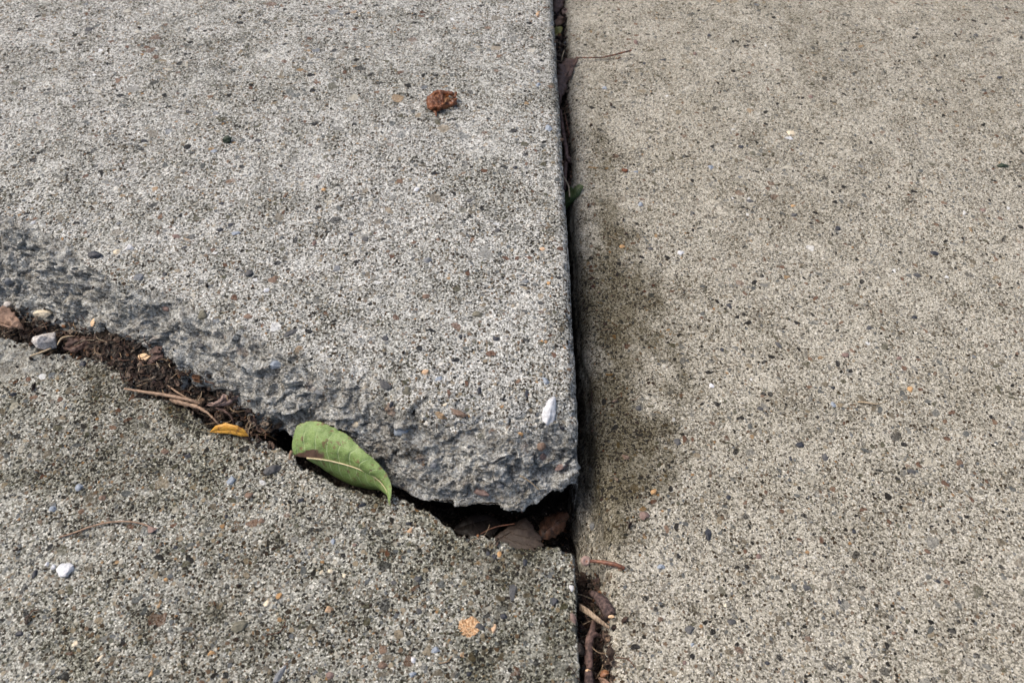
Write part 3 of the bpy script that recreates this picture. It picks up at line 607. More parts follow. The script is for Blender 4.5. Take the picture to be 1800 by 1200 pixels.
EL = [(408, 840, 19, 17, 0, 'blue'), (291, 791, 17, 13, 0, 'brown'), (327, 797, 14, 13, 0, 'black'), (480, 820, 32, 20, 20, 'dark'), (436, 866, 16, 12, 0, 'brown'), (330, 830, 9, 8, 0, 'black'), (975, 1053, 20, 14, 30, 'black'),
      (902, 1035, 18, 40, -15, 'dark'), (722, 1157, 13, 13, 0, 'white'), (728, 1180, 15, 12, 0, 'blue'), (847, 1099, 18, 17, 0, 'dark'), (868, 1100, 13, 20, 0, 'tan'), (371, 1144, 15, 10, 40, 'orange'), (266, 1181, 9, 14, -10, 'orange'),
      (490, 1180, 16, 44, -20, 'grey'), (139, 852, 18, 16, 30, 'blue'), (857, 968, 9, 9, 0, 'black'), (869, 974, 12, 11, 0, 'black'), (878, 970, 9, 13, 0, 'orange'), (920, 984, 11, 14, 0, 'black'), (720, 928, 14, 12, 0, 'tan'),
      (719, 917, 13, 7, 0, 'black'), (531, 876, 13, 12, 0, 'black'), (636, 885, 14, 12, 0, 'black'), (572, 875, 0, 0, 0, ''), (584, 949, 10, 14, 0, 'blue'), (576, 1069, 17, 14, 0, 'tan'), (90, 995, 11, 12, 0, 'white'), (82, 988, 9, 9, 0, 'white'), (62, 1004, 10, 20, 0, 'black'),
      (92, 890, 16, 12, 0, 'blue'), (180, 872, 16, 12, 0, 'brown'), (290, 1015, 9, 10, 0, 'orange'), (310, 959, 10, 8, 0, 'black'), (32, 1110, 16, 12, 0, 'black'), (131, 1128, 12, 15, 0, 'cream'), (175, 1153, 10, 15, -30, 'cream'),
      (466, 1056, 12, 14, 0, 'cream'), (493, 1044, 14, 13, 0, 'orange'), (455, 912, 17, 12, 0, 'brown'), (425, 1100, 36, 24, 20, 'olive'), (625, 955, 9, 8, 0, 'red'), (738, 1070, 14, 12, 0, 'dark'), (1000, 880, 0, 0, 0, ''), (1007, 1028, 9, 15, 0, 'white'), (990, 1002, 8, 16, 0, 'olive'),
      (735, 1015, 15, 12, 0, 'dark'), (690, 1020, 12, 9, 0, 'dark'), (882, 1080, 13, 11, 0, 'black'), (565, 1003, 11, 9, 0, 'cream'), (605, 1008, 8, 9, 0, 'cream'), (583, 1000, 12, 8, 0, 'cream'), (20, 690, 15, 12, 0, 'black'), (145, 637, 14, 12, 0, 'black'),
      (1005, 1085, 15, 22, 0, 'red'), (765, 1140, 16, 14, 0, 'blue'), (825, 1180, 12, 10, 0, 'black'), (675, 1165, 20, 15, 0, 'brown'), (580, 1185, 18, 14, 0, 'red'), (395, 905, 9, 8, 0, 'black'), (245, 1040, 0, 0, 0, '')]
for i, (x, y, a, b, an, c) in enumerate(EL):
    if a: embed(lower, x, y, a, b, an, c, 300 + i)
EG = [(1250, 676, 12, 11, 0, 'white'), (1128, 357, 12, 9, 0, 'blue'), (1198, 442, 15, 8, 10, 'white'), (1243, 937, 13, 32, 5, 'black'), (1405, 779, 18, 14, 0, 'black'), (1448, 800, 13, 17, -15, 'dark'), (1162, 995, 15, 12, 0, 'blue'),  # the dark entry is a stone put in for a surface pit
      (1120, 716, 14, 12, 0, 'dark'), (1193, 775, 17, 15, 0, 'dark'), (1098, 800, 18, 12, 0, 'brown'), (1128, 902, 22, 18, 0, 'red'), (1250, 290, 12, 8, 0, 'blue'), (1336, 716, 13, 8, -20, 'dark'), (1638, 442, 18, 7, -20, 'black'), (1610, 480, 26, 9, -20, 'dark'),
      (1607, 556, 12, 7, 0, 'black'), (1525, 575, 13, 13, -30, 'dark'), (1474, 400, 10, 8, 0, 'black'), (1278, 537, 12, 10, 0, 'black'), (1271, 612, 10, 9, 0, 'black'), (1366, 604, 9, 14, 20, 'dark'), (1488, 622, 17, 8, 0, 'red'), (1580, 628, 13, 8, 0, 'red'),
      (1598, 681, 13, 10, -20, 'orange'), (1463, 678, 11, 9, 0, 'black'), (1467, 708, 10, 14, 20, 'blue'), (1774, 748, 9, 5, 0, 'black'), (1390, 804, 8, 10, 0, 'black'), (1600, 826, 18, 10, -20, 'dark'), (1690, 817, 12, 8, 0, 'dark'), (1146, 862, 14, 12, 0, 'orange'),
      (1320, 351, 17, 6, 0, 'dark'), (1392, 377, 14, 6, 0, 'dark'), (1218, 370, 10, 7, 0, 'dark'), (1222, 373, 0, 0, 0, ''), (1305, 257, 12, 6, 0, 'black'), (1322, 266, 12, 8, 0, 'olive'), (1249, 60, 9, 6, 0, 'black'), (1219, 92, 9, 6, 0, 'red'), (1169, 102, 14, 5, -10, 'black'),
      (1390, 361, 10, 6, 0, 'orange'), (1730, 367, 12, 6, 0, 'red'), (1758, 134, 12, 5, 0, 'black'), (1715, 60, 10, 6, 0, 'dark'), (1567, 85, 0, 0, 0, ''), (1427, 168, 9, 6, 0, 'red'), (1064, 152, 10, 7, 0, 'blue'), (1131, 108, 9, 5, 0, 'black'), (1115, 73, 10, 8, 0, 'red'),
      (1210, 1103, 22, 18, 0, 'dark'), (1285, 1090, 16, 12, 0, 'dark'), (1420, 1030, 14, 12, 0, 'dark'), (1475, 1055, 9, 12, 0, 'black'), (1570, 1110, 12, 9, 0, 'brown'), (1350, 1160, 11, 10, 0, 'black'), (1160, 1085, 13, 10, 0, 'brown'), (1125, 1170, 16, 12, 0, 'olive'), (1650, 1020, 10, 9, 0, 'black'), (1500, 930, 9, 12, 0, 'black'),
      (1275, 1060, 9, 8, 0, 'cream'), (1330, 975, 12, 10, 0, 'red'), (1280, 870, 10, 9, 0, 'black'), (1215, 1130, 8, 8, 0, 'blue'), (1205, 1162, 12, 9, 0, 'red'), (1405, 1040, 12, 8, 0, 'olive'), (1095, 1120, 0, 0, 0, ''), (1140, 435, 12, 7, 0, 'dark'), (1095, 430, 11, 7, 0, 'orange'),
      (1050, 350, 12, 7, -20, 'olive'), (1120, 300, 8, 5, 0, 'blue'), (1390, 232, 20, 8, 0, 'cream'), (1384, 240, 18, 7, 0, 'white'), (1385, 244, 0, 0, 0, '')]
for i, (x, y, a, b, an, c) in enumerate(EG):
    if a: embed(right, x, y, a, b, an, c, 500 + i)
# ------------------------------------------------------------------ generic leaf
def W3(pts): return np.array([P(*p) for p in pts])
def leaf_patch(A, B, n=48, m=14, bulge=.0, crumple=.0, seed=0, th=.00028, freq=180, jag=.0):
    """A = midrib curve, B = margin curve, each (k,3) world; returns shell, attrs"""
    a = smoothc(resample(A, n)); b = smoothc(resample(B, n)); t = np.linspace(0, 1, m)[:, None, None]
    if jag: b = b + (b - a) * (jag * (fbm(b + seed, 420, 3, seed + 9) - .35) * np.sin(np.linspace(0, 1, n) * math.pi))[:, None]
    G = a[None] * (1 - t) + b[None] * t; nn = grid_normals(G)
    if nn[m // 2, n // 2] @ (np.array([0, 0, H]) - G[m // 2, n // 2]) < 0: nn = -nn
    G = G + nn * (bulge * np.sin(t * math.pi * .9) * np.sin(np.linspace(0, 1, n) * math.pi)[None, :, None])
    if crumple: G = G + nn * (crumple * fbm(G.reshape(-1, 3) + seed, freq, 3, seed)).reshape(m, n, 1)
    v, f = sheet(G, th); lu, lv = uvp(m, n)
    return v, f, lu, lv
def join(parts):
    V, F_, U, W_, off = [], [], [], [], 0
    for v, f, u, l in parts: V.append(v); F_.append(f + off); U.append(u); W_.append(l); off += len(v)
    return np.vstack(V), np.vstack(F_), np.concatenate(U), np.concatenate(W_)
def rebase(v, o):  # world verts -> local to the empty o
    return v - np.array(o.location)
# ------------------------------------------------------------------ the green leaf in the crack
g = thing('leaf', 'large fresh green leaf with brown nibbled edge, wedged folded in the crack', 'leaf', P(600, 820, 0))
MR = W3([(516, 801, .0045), (535, 803.5, .0045), (552, 805.5, .005), (575, 808, .005), (600, 814, .005), (630, 823, .005), (655, 835, .004), (671, 847, .003), (680, 861, .002), (685, 875, .0012), (687, 889, .0004)])
UM = W3([(515, 797, .006), (513, 782, .008), (517, 762, .011), (523, 747, .013), (536, 740, .0145), (556, 738, .015), (582, 746, .015), (608, 760, .0145), (630, 778, .0135), (650, 795, .012), (669, 813, .010), (682, 831, .008), (689, 850, .006), (691, 868, .004), (689.5, 880, .002), (688, 889.5, .0005)])
LM = W3([(540, 806, .003), (560, 817, -.003), (578, 829, -.007), (600, 842, -.010), (625, 853, -.011), (650, 859, -.010), (668, 860, -.006), (680, 868, -.001), (686, 880, .0008), (687.2, 889, .0004)])
MR2 = W3([(540, 804.5, .0045), (552, 805.5, .005), (575, 808, .005), (600, 814, .005), (630, 823, .005), (655, 835, .004), (671, 847, .003), (680, 861, .002), (685, 875, .0012), (687, 889, .0004)])
up_ = leaf_patch(MR, UM, 110, 36, .0040, .0008, 3, .00030, 150, .035); lo_ = leaf_patch(MR2, LM, 80, 20, .0012, .0003, 5, .00030, 120)
V, Fc, U, L = join([up_, lo_]); nu = len(up_[0])
px_, py_, _ = proj(V); isu = np.arange(len(V)) < nu
le = np.where(isu, np.maximum.reduce([.62 * ss(.95, 1.0, L), ss(.42, .16, U) * ss(.42, .14, L) * 1.0, .55 * ss(.10, .0, L) * ss(.2, .5, U) , .5 * ss(.9, .98, U)]), .7 * ss(.35, .0, L) * ss(.5, .0, U))
mesh_np('blade', rebase(V, g), Fc, M_GREEN, g, dict(lu=U, lv=L, le=le))
mt, mf = tube(resample(smoothc(resample(MR2, 24)) + np.array([0, -.0002, .0003]), 24), np.linspace(.00042, .00016, 24), 8, sub=2)
mesh_np('midrib', rebase(mt, g), mf, M_MIDRIB, g)
st_, sf = tube([P(513, 792, .004), P(511, 797, .003), P(510, 806, .001)], [.0006, .0008, .0007], 8)
mesh_np('stem', rebase(st_, g), sf, M_STALK, g)
# small orange leaf
def quick_leaf(name, label, cat, mid_pts, up_pts, low_pts, mat, bulge=.001, crumple=.0006, seed=1, stem=None, stem_r=.0004, stem_mat=None, group=None, th=.00028, freq=180, jag=.30):
    m0 = W3(mid_pts); o = thing(name, label, cat, m0[len(m0) // 2], group)
    ps = [leaf_patch(m0, W3(q), 60, 18, bulge, crumple, seed + i, th, freq, jag) for i, q in enumerate((up_pts, low_pts)) if q]
    V, Fc, U, L = join(ps); mesh_np('blade', rebase(V, o), Fc, mat, o, dict(lu=U, lv=L, le=0 * U))
    if stem:
        v, f = tube(W3(stem), stem_r, 8, .15, seed); mesh_np('stem', rebase(v, o), f, stem_mat or M_STALK, o)
    return o
quick_leaf('leaf', 'small curled orange leaf lying on the crack edge left of the green leaf', 'leaf',
           [(369, 759, .0015), (385, 756, .003), (405, 756, .004), (425, 760, .003), (437, 766, .0015)], [(369, 759, .0015), (380, 747, .005), (398, 743, .006), (418, 747, .006), (431, 755, .004), (437, 766, .0015)],
           [(369, 759, .0015), (388, 760, .0015), (408, 761, .0015), (425, 767, .0012), (437, 766, .0012)], M_ORANGE, .0008, .0003, 5, jag=.06)
# brown leaf at the left margin
quick_leaf('leaf', 'dry brown leaf pointing right at the far left end of the crack', 'leaf', [(-30, 560, .0), (0, 566, .001), (20, 573, .001), (43, 580, -.002)], [(-30, 530, .004), (0, 538, .005), (12, 542, .005), (28, 546, .004), (33, 560, .002), (43, 580, -.002)],
           [(-30, 568, .0), (0, 572, .0), (15, 574, .0), (43, 580, -.002)], M_BROWN, .0012, .0012, 8)
quick_leaf('leaf', 'pinkish dry curled leaf scrap at the right of the tan stalks in the crack', 'leaf', [(365, 712, .000), (385, 708, .002), (400, 702, .003), (420, 696, .004)], [(365, 710, .001), (380, 700, .005), (393, 690, .006), (404, 697, .005), (420, 695, .004)],
           [(365, 713, .0), (385, 714, .0), (403, 712, .001), (420, 697, .004)], M_PINK, .001, .0014, 14)
quick_leaf('leaf', 'dark purple brown crumpled leaf scrap right of the pale grey pebble', 'leaf', [(112, 612, -.004), (130, 606, -.002), (150, 600, -.002), (160, 606, -.003)], [(112, 610, -.003), (125, 592, .001), (145, 590, .0), (160, 604, -.003)],
           [(112, 613, -.004), (130, 622, -.004), (148, 620, -.005), (160, 607, -.004)], M_DBROWN, .001, .0016, 17)
quick_leaf('leaf', 'dark brown leaf scrap in the crack soil above the tan stalks', 'leaf', [(255, 672, -.002), (280, 668, -.001), (300, 675, -.002)], [(255, 670, -.002), (275, 655, .001), (300, 673, -.002)], [(255, 674, -.003), (278, 688, -.003), (300, 677, -.003)], M_DBROWN, .0008, .0018, 19)
# leaves lying down in the dark hollow
quick_leaf('leaf', 'brown folded leaf in the hollow under the raised corner', 'leaf', [(856, 958, -0.0250), (885, 942, -0.0210), (905, 930, -0.0180), (925, 912, -0.0190)], [(856, 955, -0.0250), (880, 935, -0.0230), (900, 920, -0.0230), (925, 910, -0.0210)],
           [(866, 965, -0.0230), (915, 980, -0.0210), (950, 976, -0.0200), (960, 956, -0.0200), (942, 930, -0.0190), (925, 912, -0.0190)], M_HOLL, .001, .0004, 23)
quick_leaf('leaf', 'torn orange brown leaf with ragged edge in the hollow beside the rounded slab', 'leaf', [(948, 944, -0.0210), (962, 930, -0.0190), (980, 915, -0.0190), (999, 904, -0.0210)], [(948, 942, -0.0210), (946, 918, -0.0230), (962, 905, -0.0230), (980, 898, -0.0220), (999, 902, -0.0210)],
           [(948, 946, -0.0210), (972, 950, -0.0220), (990, 936, -0.0230), (1000, 906, -0.0220)], M_RUST2, .0008, .0007, 27)
quick_leaf('leaf', 'dark grey brown leaf deepest in the hollow, left of the folded one', 'leaf', [(800, 930, -0.0310), (830, 920, -0.0290), (860, 912, -0.0300), (880, 920, -0.0310)], [(800, 925, -0.0310), (825, 905, -0.0310), (855, 900, -0.0320), (880, 918, -0.0310)],
           [(800, 935, -0.0310), (830, 948, -0.0290), (865, 948, -0.0300), (880, 922, -0.0310)], M_DEEP, .0008, .0004, 29, [(845, 938, -0.0230), (870, 926, -0.0210), (905, 920, -0.0180)], .00035, M_STEMR)
# crumpled rust leaf on the raised slab
c0 = onto(776, 182); g2 = thing('leaf', 'glossy rust brown crumpled leaf scrap alone on the raised slab', 'leaf', c0)
def scrap(pts_px, zz, seed, amp, mat, par, n=36, name='leaf_fold'):
    pts = [P(x, y, c0[2] + z) for (x, y), z in zip(pts_px, zz)]; k = len(pts) // 2
    v, f, u, l = leaf_patch(np.array(pts[:k]), np.array(pts[k:][::-1]), 54, 22, .0010, amp * 1.15, seed, .0003, 340)
    mesh_np(name, rebase(v, par), f, mat, par, dict(lu=u, lv=l, le=0 * u))
scrap([(753, 179), (768, 172), (785, 168), (801, 168), (801, 184), (787, 189), (771, 192), (757, 190)], [0.0015, 0.0025, 0.0028, 0.0019, 0.0006, 0.0006, 0.0006, 0.0006], 5, .0016, M_RUSTL, g2)
scrap([(749, 181), (762, 170), (780, 167), (802, 171), (804, 163), (788, 159), (768, 158), (751, 170)], [0.0019, 0.0037, 0.0043, 0.0037, 0.0050, 0.0056, 0.0056, 0.0037], 3, .0016, M_RUST, g2)
scrap([(751, 190), (766, 184), (784, 179), (804, 172), (803, 184), (787, 190), (770, 196), (757, 195)], [0.0025, 0.0043, 0.0050, 0.0037, 0.0012, 0.0012, 0.0012, 0.0012], 9, .0018, M_RUST, g2)
scrap([(749, 177), (760, 166), (773, 160), (775, 160), (782, 178), (770, 187), (757, 193), (750, 188)], [0.0025, 0.0050, 0.0056, 0.0056, 0.0043, 0.0037, 0.0025, 0.0019], 12, .0012, M_RUST, g2)
v, f, u, l = leaf_patch(W3([(757, 190, c0[2] + .0012), (763, 198, c0[2] + .001), (766, 205, c0[2] + .0006)]), W3([(762, 190, c0[2] + .001), (768, 197, c0[2] + .0012), (768, 205, c0[2] + .0006)]), 20, 6, .0003, .0002, 5)
mesh_np('leaf_tip', rebase(v, g2), f, M_RUST, g2, dict(lu=u, lv=l, le=0 * u))
# ------------------------------------------------------------------ stalks and twigs
def stalk(name, label, cat, pts, rad, mat, seed=1, rough=.12, seg=8, group=None):
    pw = W3(pts); o_loc = pw[len(pw) // 2]; v, f = tube(pw, rad, seg, rough, seed); o = mesh_np(name, v - o_loc, f, mat); o.location = [float(q) for q in o_loc]
    return tag(o, label, cat, group)
def surf(px, py, up): return (px, py, onto(px, py)[2] + up)
stalk('stalk', 'straight tan stalk lying across the crack edge, uppermost of the tan stalks', 'stalk', [(219, 683, .001), (250, 688, .0022), (290, 694, .003), (330, 702, .003), (352, 710, .001)], [.0005, .0007, .0009, .0009, .0008], M_STALK, 2)
stalk('stalk', 'frayed bent tan stalk curving down to the orange leaf', 'stalk', [(302, 702, .0), (318, 708, .0015), (340, 713, .002), (360, 722, .002), (375, 735, .001), (386, 747, -.002)], [.0012, .0013, .0010, .0006, .0005, .0004], M_STALK, 3, .5)
stalk('stalk', 'thin brown stalk behind the straight tan stalk in the crack', 'stalk', [(292, 675, .001), (310, 688, .002), (330, 700, .001), (342, 706, -.001)], [.0003, .0005, .0004, .0003], M_STALK, 4)
stalk('stalk', 'short brown stalk under the pinkish leaf scrap', 'stalk', [(378, 716, -.001), (395, 722, .0), (408, 735, -.002), (412, 748, -.006)], [.0006, .0006, .0005, .0004], M_BARK2, 5, .3)
stalk('stalk', 'curved pale stalk just right of the grey pebble', 'stalk', [(101, 606, -.001), (108, 595, .001), (120, 591, .001), (132, 591, .0)], [.0003, .0005, .0004, .0003], M_STRAW, 6)
stalk('stalk', 'pale yellow grass bit below the grey pebble', 'stalk', [(53, 626, -.003), (72, 619, -.002), (90, 612, -.001)], [.0003, .0005, .0003], M_STRAW, 7)
k_ = thing('stalk', 'thin curved reddish stalk lying on the lower slab left of centre', 'stalk', onto(190, 920))
v, f = tube(W3([surf(104, 944, .0006), surf(130, 936, .0008), surf(160, 925, .0012), surf(190, 918, .0015), surf(222, 916, .0015), surf(245, 919, .0012), surf(263, 925, .0008)]), [.00035, .0004, .0004, .00045, .0004, .0004, .0004], 8, .12, 8)
mesh_np('stem', rebase(v, k_), f, M_STALK, k_)
v, f, u, l = leaf_patch(W3([surf(260, 922, .0014), surf(268, 926, .0012), surf(277, 928, .0006)]), W3([surf(260, 936, .0004), surf(268, 936, .0006), surf(275, 930, .0006)]), 20, 8, .0004, .0006, 4)
mesh_np('leaf_scrap', rebase(v, k_), f, M_PINK, k_, dict(lu=u, lv=l, le=0 * u))
# leaf with a long stem at the top of the joint
quick_leaf('leaf', 'dark brown folded leaf in the upper joint, its long stem reaching onto the beige slab', 'leaf', [(980, 185, -.004), (985, 160, -.001), (998, 128, .001), (1014, 102, .0025)], [(976, 180, -.004), (974, 150, -.001), (978, 118, .002), (995, 104, .003), (1014, 101, .0028)],
           [(983, 186, -.006), (997, 150, -.003), (1008, 125, -.001), (1017, 103, .002)], M_DBROWN, .001, .0012, 31, [(1012, 101, .003), (1035, 101.5, .0022), (1058, 101, .0018), (1082, 96, .0035), (1110, 88.5, .006)], [.0004, .00045, .0005, .0006, .0007], M_STEMD)
quick_leaf('leaf', 'rust brown leaf shred standing in the joint below the long stemmed leaf', 'leaf', [(982, 168, -.004), (986, 160, -.003), (994, 152, -.003)], [(981, 165, -.004), (984, 154, -.002), (995, 151, -.003)], [(983, 170, -.005), (991, 164, -.004), (995, 153, -.003)], M_RUST, .0004, .0004, 33)
quick_leaf('leaf', 'small dark green leaf poking out of the joint onto the beige slab', 'leaf', [(992, 362, -.006), (1003, 350, -.002), (1014, 340, .001), (1025, 327, .003)], [(990, 345, -.006), (1000, 334, -.002), (1010, 325, .002), (1020, 323, .004), (1025, 327, .003)],
           [(994, 368, -.010), (1006, 356, -.006), (1016, 345, -.002), (1026, 328, .003)], M_GREEN2, .0006, .0005, 37, [(990, 310, -.002), (996, 320, -.001), (1000, 330, -.001), (1001, 346, -.001)], .0005, M_STRAW)
quick_leaf('leaf', 'yellow green leaf scrap low in the joint near the top', 'leaf', [(974, 60, -.008), (982, 55, -.006), (988, 48, -.006)], [(974, 50, -.007), (980, 46, -.005), (988, 46, -.006)], [(975, 64, -.008), (985, 60, -.007), (989, 50, -.007)], M_YG, .0005, .0006, 41)
quick_leaf('leaf', 'olive tan leaf scrap in the joint above the yellow green one', 'leaf', [(976, 42, -.006), (984, 36, -.004), (992, 33, -.004)], [(975, 36, -.005), (983, 29, -.003), (992, 31, -.004)], [(978, 46, -.007), (987, 44, -.006), (993, 36, -.006)], M_BROWN, .0005, .0007, 43)
quick_leaf('leaf', 'grey brown leaf scrap in the joint at the very top of the view', 'leaf', [(974, 20, -.006), (982, 8, -.004), (990, -6, -.004)], [(972, 14, -.006), (976, 0, -.004), (986, -10, -.003)], [(978, 24, -.007), (990, 14, -.006), (994, -4, -.005)], M_DBROWN, .0006, .0010, 45)
quick_leaf('leaf', 'small reddish tan leaf scrap against the beige slab at the top of the joint', 'leaf', [(988, 22, -.004), (993, 18, -.003), (998, 18, -.002)], [(988, 18, -.003), (993, 13, -.001), (998, 17, -.002)], [(989, 26, -.005), (995, 24, -.003), (998, 20, -.002)], M_PINK, .0003, .0005, 47)
# twig lying along the joint
tw = thing('twig', 'knobbly dark red brown twig lying lengthwise in the upper joint', 'twig', P(993, 260, -.006))
v, f = tube(W3([(985, 195, -.006), (989, 225, -.006), (993, 250, -.006), (996, 272, -.006), (994, 300, -.007), (992, 335, -.010)]), [.0011, .0012, .0014, .0012, .0013, .0010], 10, .18, 5); mesh_np('bark', rebase(v, tw), f, M_BARK2, tw)
v, f = rock((.0022, .0034, .0018), 31, I2, .9, .1); mesh_np('knot', rebase(v + P(998, 280, -.005), tw), f, M_BARK2, tw)
stalk('stalk', 'thin orange brown fibre beside the joint twig', 'stalk', [(993, 200, -.004), (996, 215, -.003), (1001, 238, -.004)], [.0003, .0003, .0002], M_STEMR, 12)
stalk('stalk', 'tiny pale upright stalk in the joint left of the long stemmed leaf', 'stalk', [(987, 108, -.004), (989, 98, -.001), (992, 89, .0)], [.0004, .0004, .0003], M_STRAW, 13)
# ------------------------------------------------------------------ debris at the near end of the joint
rs = thing('stem', 'red brown stem with a round knob end lying over the joint near the slab corner', 'stem', P(1040, 988, .0))
v, f = tube(W3([(1030, 986, -.001), (1045, 985.5, -.0006), (1062, 988, .0005), (1080, 991, .0018), (1098, 998, .0012)]), [.0007, .0007, .0009, .0009, .0007], 9, .15, 3); mesh_np('shaft', rebase(v, rs), f, M_STEMR, rs)
v, f = rock((.0023, .0023, .0019), 8, I3, .96, .05); q = v.copy(); dimple = np.exp(-((v[:, 0]) ** 2 + (v[:, 1] + .0006) ** 2) / (2 * .0007 ** 2)) * (v[:, 2] > 0); q[:, 2] -= .0014 * dimple
mesh_np('knob', rebase(q + P(1030, 985, -.0012), rs), f, M_PINK, rs)
ts = thing('twig', 'thick purple brown twig stub with a pale cut end at the joint', 'twig', P(1065, 1065, -.003))
v, f = tube(W3([(1040, 1042, -.010), (1050, 1048, -.007), (1060, 1058, -.004), (1068, 1070, -.002), (1073, 1082, -.001)]), [.0013, .0018, .0024, .0026, .0024], 14, .16, 9); mesh_np('bark', rebase(v, ts), f, M_BARK, ts)
v, f = rock((.0015, .00075, .0006), 6, I2, .95, .05); mesh_np('cut_end', rebase(v + P(1074, 1083, .0008), ts), f, M_CUT, ts)
sd = thing('splinter', 'flat pale tan wood splinter slanting across the near joint', 'splinter', P(1047, 1082, -.004))
a = W3([(1019, 1060, -.006), (1030, 1066, -.004), (1050, 1082, -.002), (1072, 1102, .0002)]); b = W3([(1020, 1072, -.007), (1030, 1078, -.005), (1050, 1092, -.0032), (1071, 1104, -.0004)])
v, f, u, l = leaf_patch(a, b, 40, 8, .0004, .0003, 3, .0007); mesh_np('wood_sliver', rebase(v, sd), f, stalk_mat('weathered sliver', (.14, .10, .065), (.38, .29, .20), .6, 900, .0005, (1.6, .3, 1)), sd)
tb = thing('twig', 'brown bark covered twig lying along the near joint under the splinter', 'twig', P(1035, 1140, -.006))
v, f = tube(W3([(1046, 1084, -.009), (1042, 1100, -.006), (1036, 1125, -.005), (1034, 1150, -.005), (1036, 1175, -.006)]), [.0008, .0011, .0016, .0017, .0014], 12, .28, 15); mesh_np('bark', rebase(v, tb), f, M_BARK2, tb)
v, f = tube(W3([(1036, 1120, -.004), (1046, 1114, -.006), (1056, 1118, -.008)]), [.0012, .0010, .0006], 10, .3, 16); mesh_np('branch', rebase(v, tb), f, M_BARK2, tb)
tc_ = thing('twig', 'stubby purple brown twig at the bottom end of the joint', 'twig', P(1035, 1195, -.005))
v, f = tube(W3([(1034, 1176, -.006), (1035, 1190, -.005), (1036, 1215, -.005), (1037, 1240, -.005)]), [.0014, .0019, .0021, .0020], 12, .15, 17); mesh_np('bark', rebase(v, tc_), f, M_BARK, tc_)
v, f = rock((.0012, .0007, .0005), 16, I2, .95, .1); mesh_np('cut_end', rebase(v + P(1034, 1178, -.0045), tc_), f, M_CUT, tc_)
nb = rock((.0021, .0017, .0015), 41, I3, .9, .12); bo = mesh_np('bud', nb[0], nb[1], stone_mat('orange brown bud', (.16, .065, .03), (.34, .17, .08), 500, .4)); bo.location = [float(c) for c in P(1062, 1184, -.003)]
tag(bo, 'rounded orange brown bud at the bottom of the joint', 'bud')
quick_leaf('leaf', 'tan dry leaf piece at the bottom right corner of the joint', 'leaf', [(1052, 1190, -.005), (1062, 1196, -.003), (1074, 1210, -.002)], [(1056, 1188, -.003), (1068, 1192, -.002), (1076, 1206, -.001)], [(1052, 1194, -.006), (1058, 1206, -.005), (1072, 1215, -.004)], M_BROWN, .0006, .0006, 53)
# ------------------------------------------------------------------ loose pebbles and crumbs
def pebble(name, label, cat, px, py, wpx, hpx, seed, mat, dep=.8, ang=0, up=.5, base=I4, rough=.07, aang=.82):
    p, n_ = hit(px, py + hpx * .35); s = proj(p[None])[2][0] / F
    a_, b_ = wpx * s / 2, hpx * s / 2; v, f = rock((a_, b_ * 1.15, b_ * dep), seed, base, aang, rough); v = v @ frame((0, 0, 1), math.radians(ang)).T
    z = v[:, 2]; v[:, 2] -= z.min(); q = p - np.array([0, -b_ * .3, b_ * dep * 2 * (1 - up) * .5])
    o = mesh_np(name, v, f, mat); o.location = [float(c) for c in q]; return tag(o, label, cat)
pb = rock((.0074, .0054, .0054), 12, I4, .80, .06); o = mesh_np('pebble', pb[0] @ frame((0, 0, 1), .12).T, pb[1], M_PEB); o.location = [float(c) for c in P(83, 599, -.0035)]
tag(o, 'angular pale grey pebble lodged in the left end of the crack', 'pebble')
pebble('pebble', 'bright white rounded pebble sitting on the lower slab', 'pebble', 115, 995, 30, 25, 21, STONE['white'], .55, 10, .6, I3, .1, .85)
pebble('pebble', 'black angular stone chip on the raised slab above the broken edge', 'pebble', 166, 444, 27, 17, 23, STONE['black'], .5, -15, .7, I3, .08, .7)
pebble('pebble', 'grey black rounded pebble on the raised slab near the middle of the break', 'pebble', 438, 476, 17, 14, 24, STONE['dark'], .5, 0, .6, I3)
M_MOSSY = stone_mat('green black crumb', (.012, .022, .012), (.035, .055, .03), 1200, .5)
pebble('crumb', 'tiny black green crumb on the far part of the raised slab', 'crumb', 398, 243, 19, 13, 25, M_MOSSY, .7, 0, .8, I3, .2)
pebble('crumb', 'dark mossy crumb near the right border on the beige slab', 'crumb', 1758, 287, 20, 9, 26, M_MOSSY, .5, 0, .8, I3, .2)
pebble('crumb', 'small rust red crumb on the beige slab near the joint', 'crumb', 1097, 297, 15, 7, 27, M_RUST, .5, -10, .8, I3, .3)
pebble('pebble', 'small brown pebble in the soil at the top of the crack bend', 'pebble', 208, 632, 10, 8, 28, STONE['brown'], .8, 0, .8, I3)
pebble('pebble', 'small pale pebble at the leaf tip at the left end of the crack', 'pebble', 11, 536, 16, 14, 29, M_PEB, .8, 0, .8, I3)
stalk('stalk', 'pale short straw on the beige slab with a hair-thin tail', 'stalk', [surf(1508, 706, .0006), surf(1522, 707, .0008), surf(1538, 710, .0006), surf(1550, 708, .0004), surf(1562, 703, .0004)], [.00035, .0005, .0003, .00012, .0001], M_STRAW, 41)
stalk('stalk', 'hair-thin pale straw on the broken face of the raised corner', 'stalk', [surf(914, 836, .0008), surf(930, 845, .0010), surf(948, 861, .0008)], [.0003, .0003, .0002], M_STRAW, 42)
br = rock((.0035, .0020, .0014), 51, I3, .75, .15); 
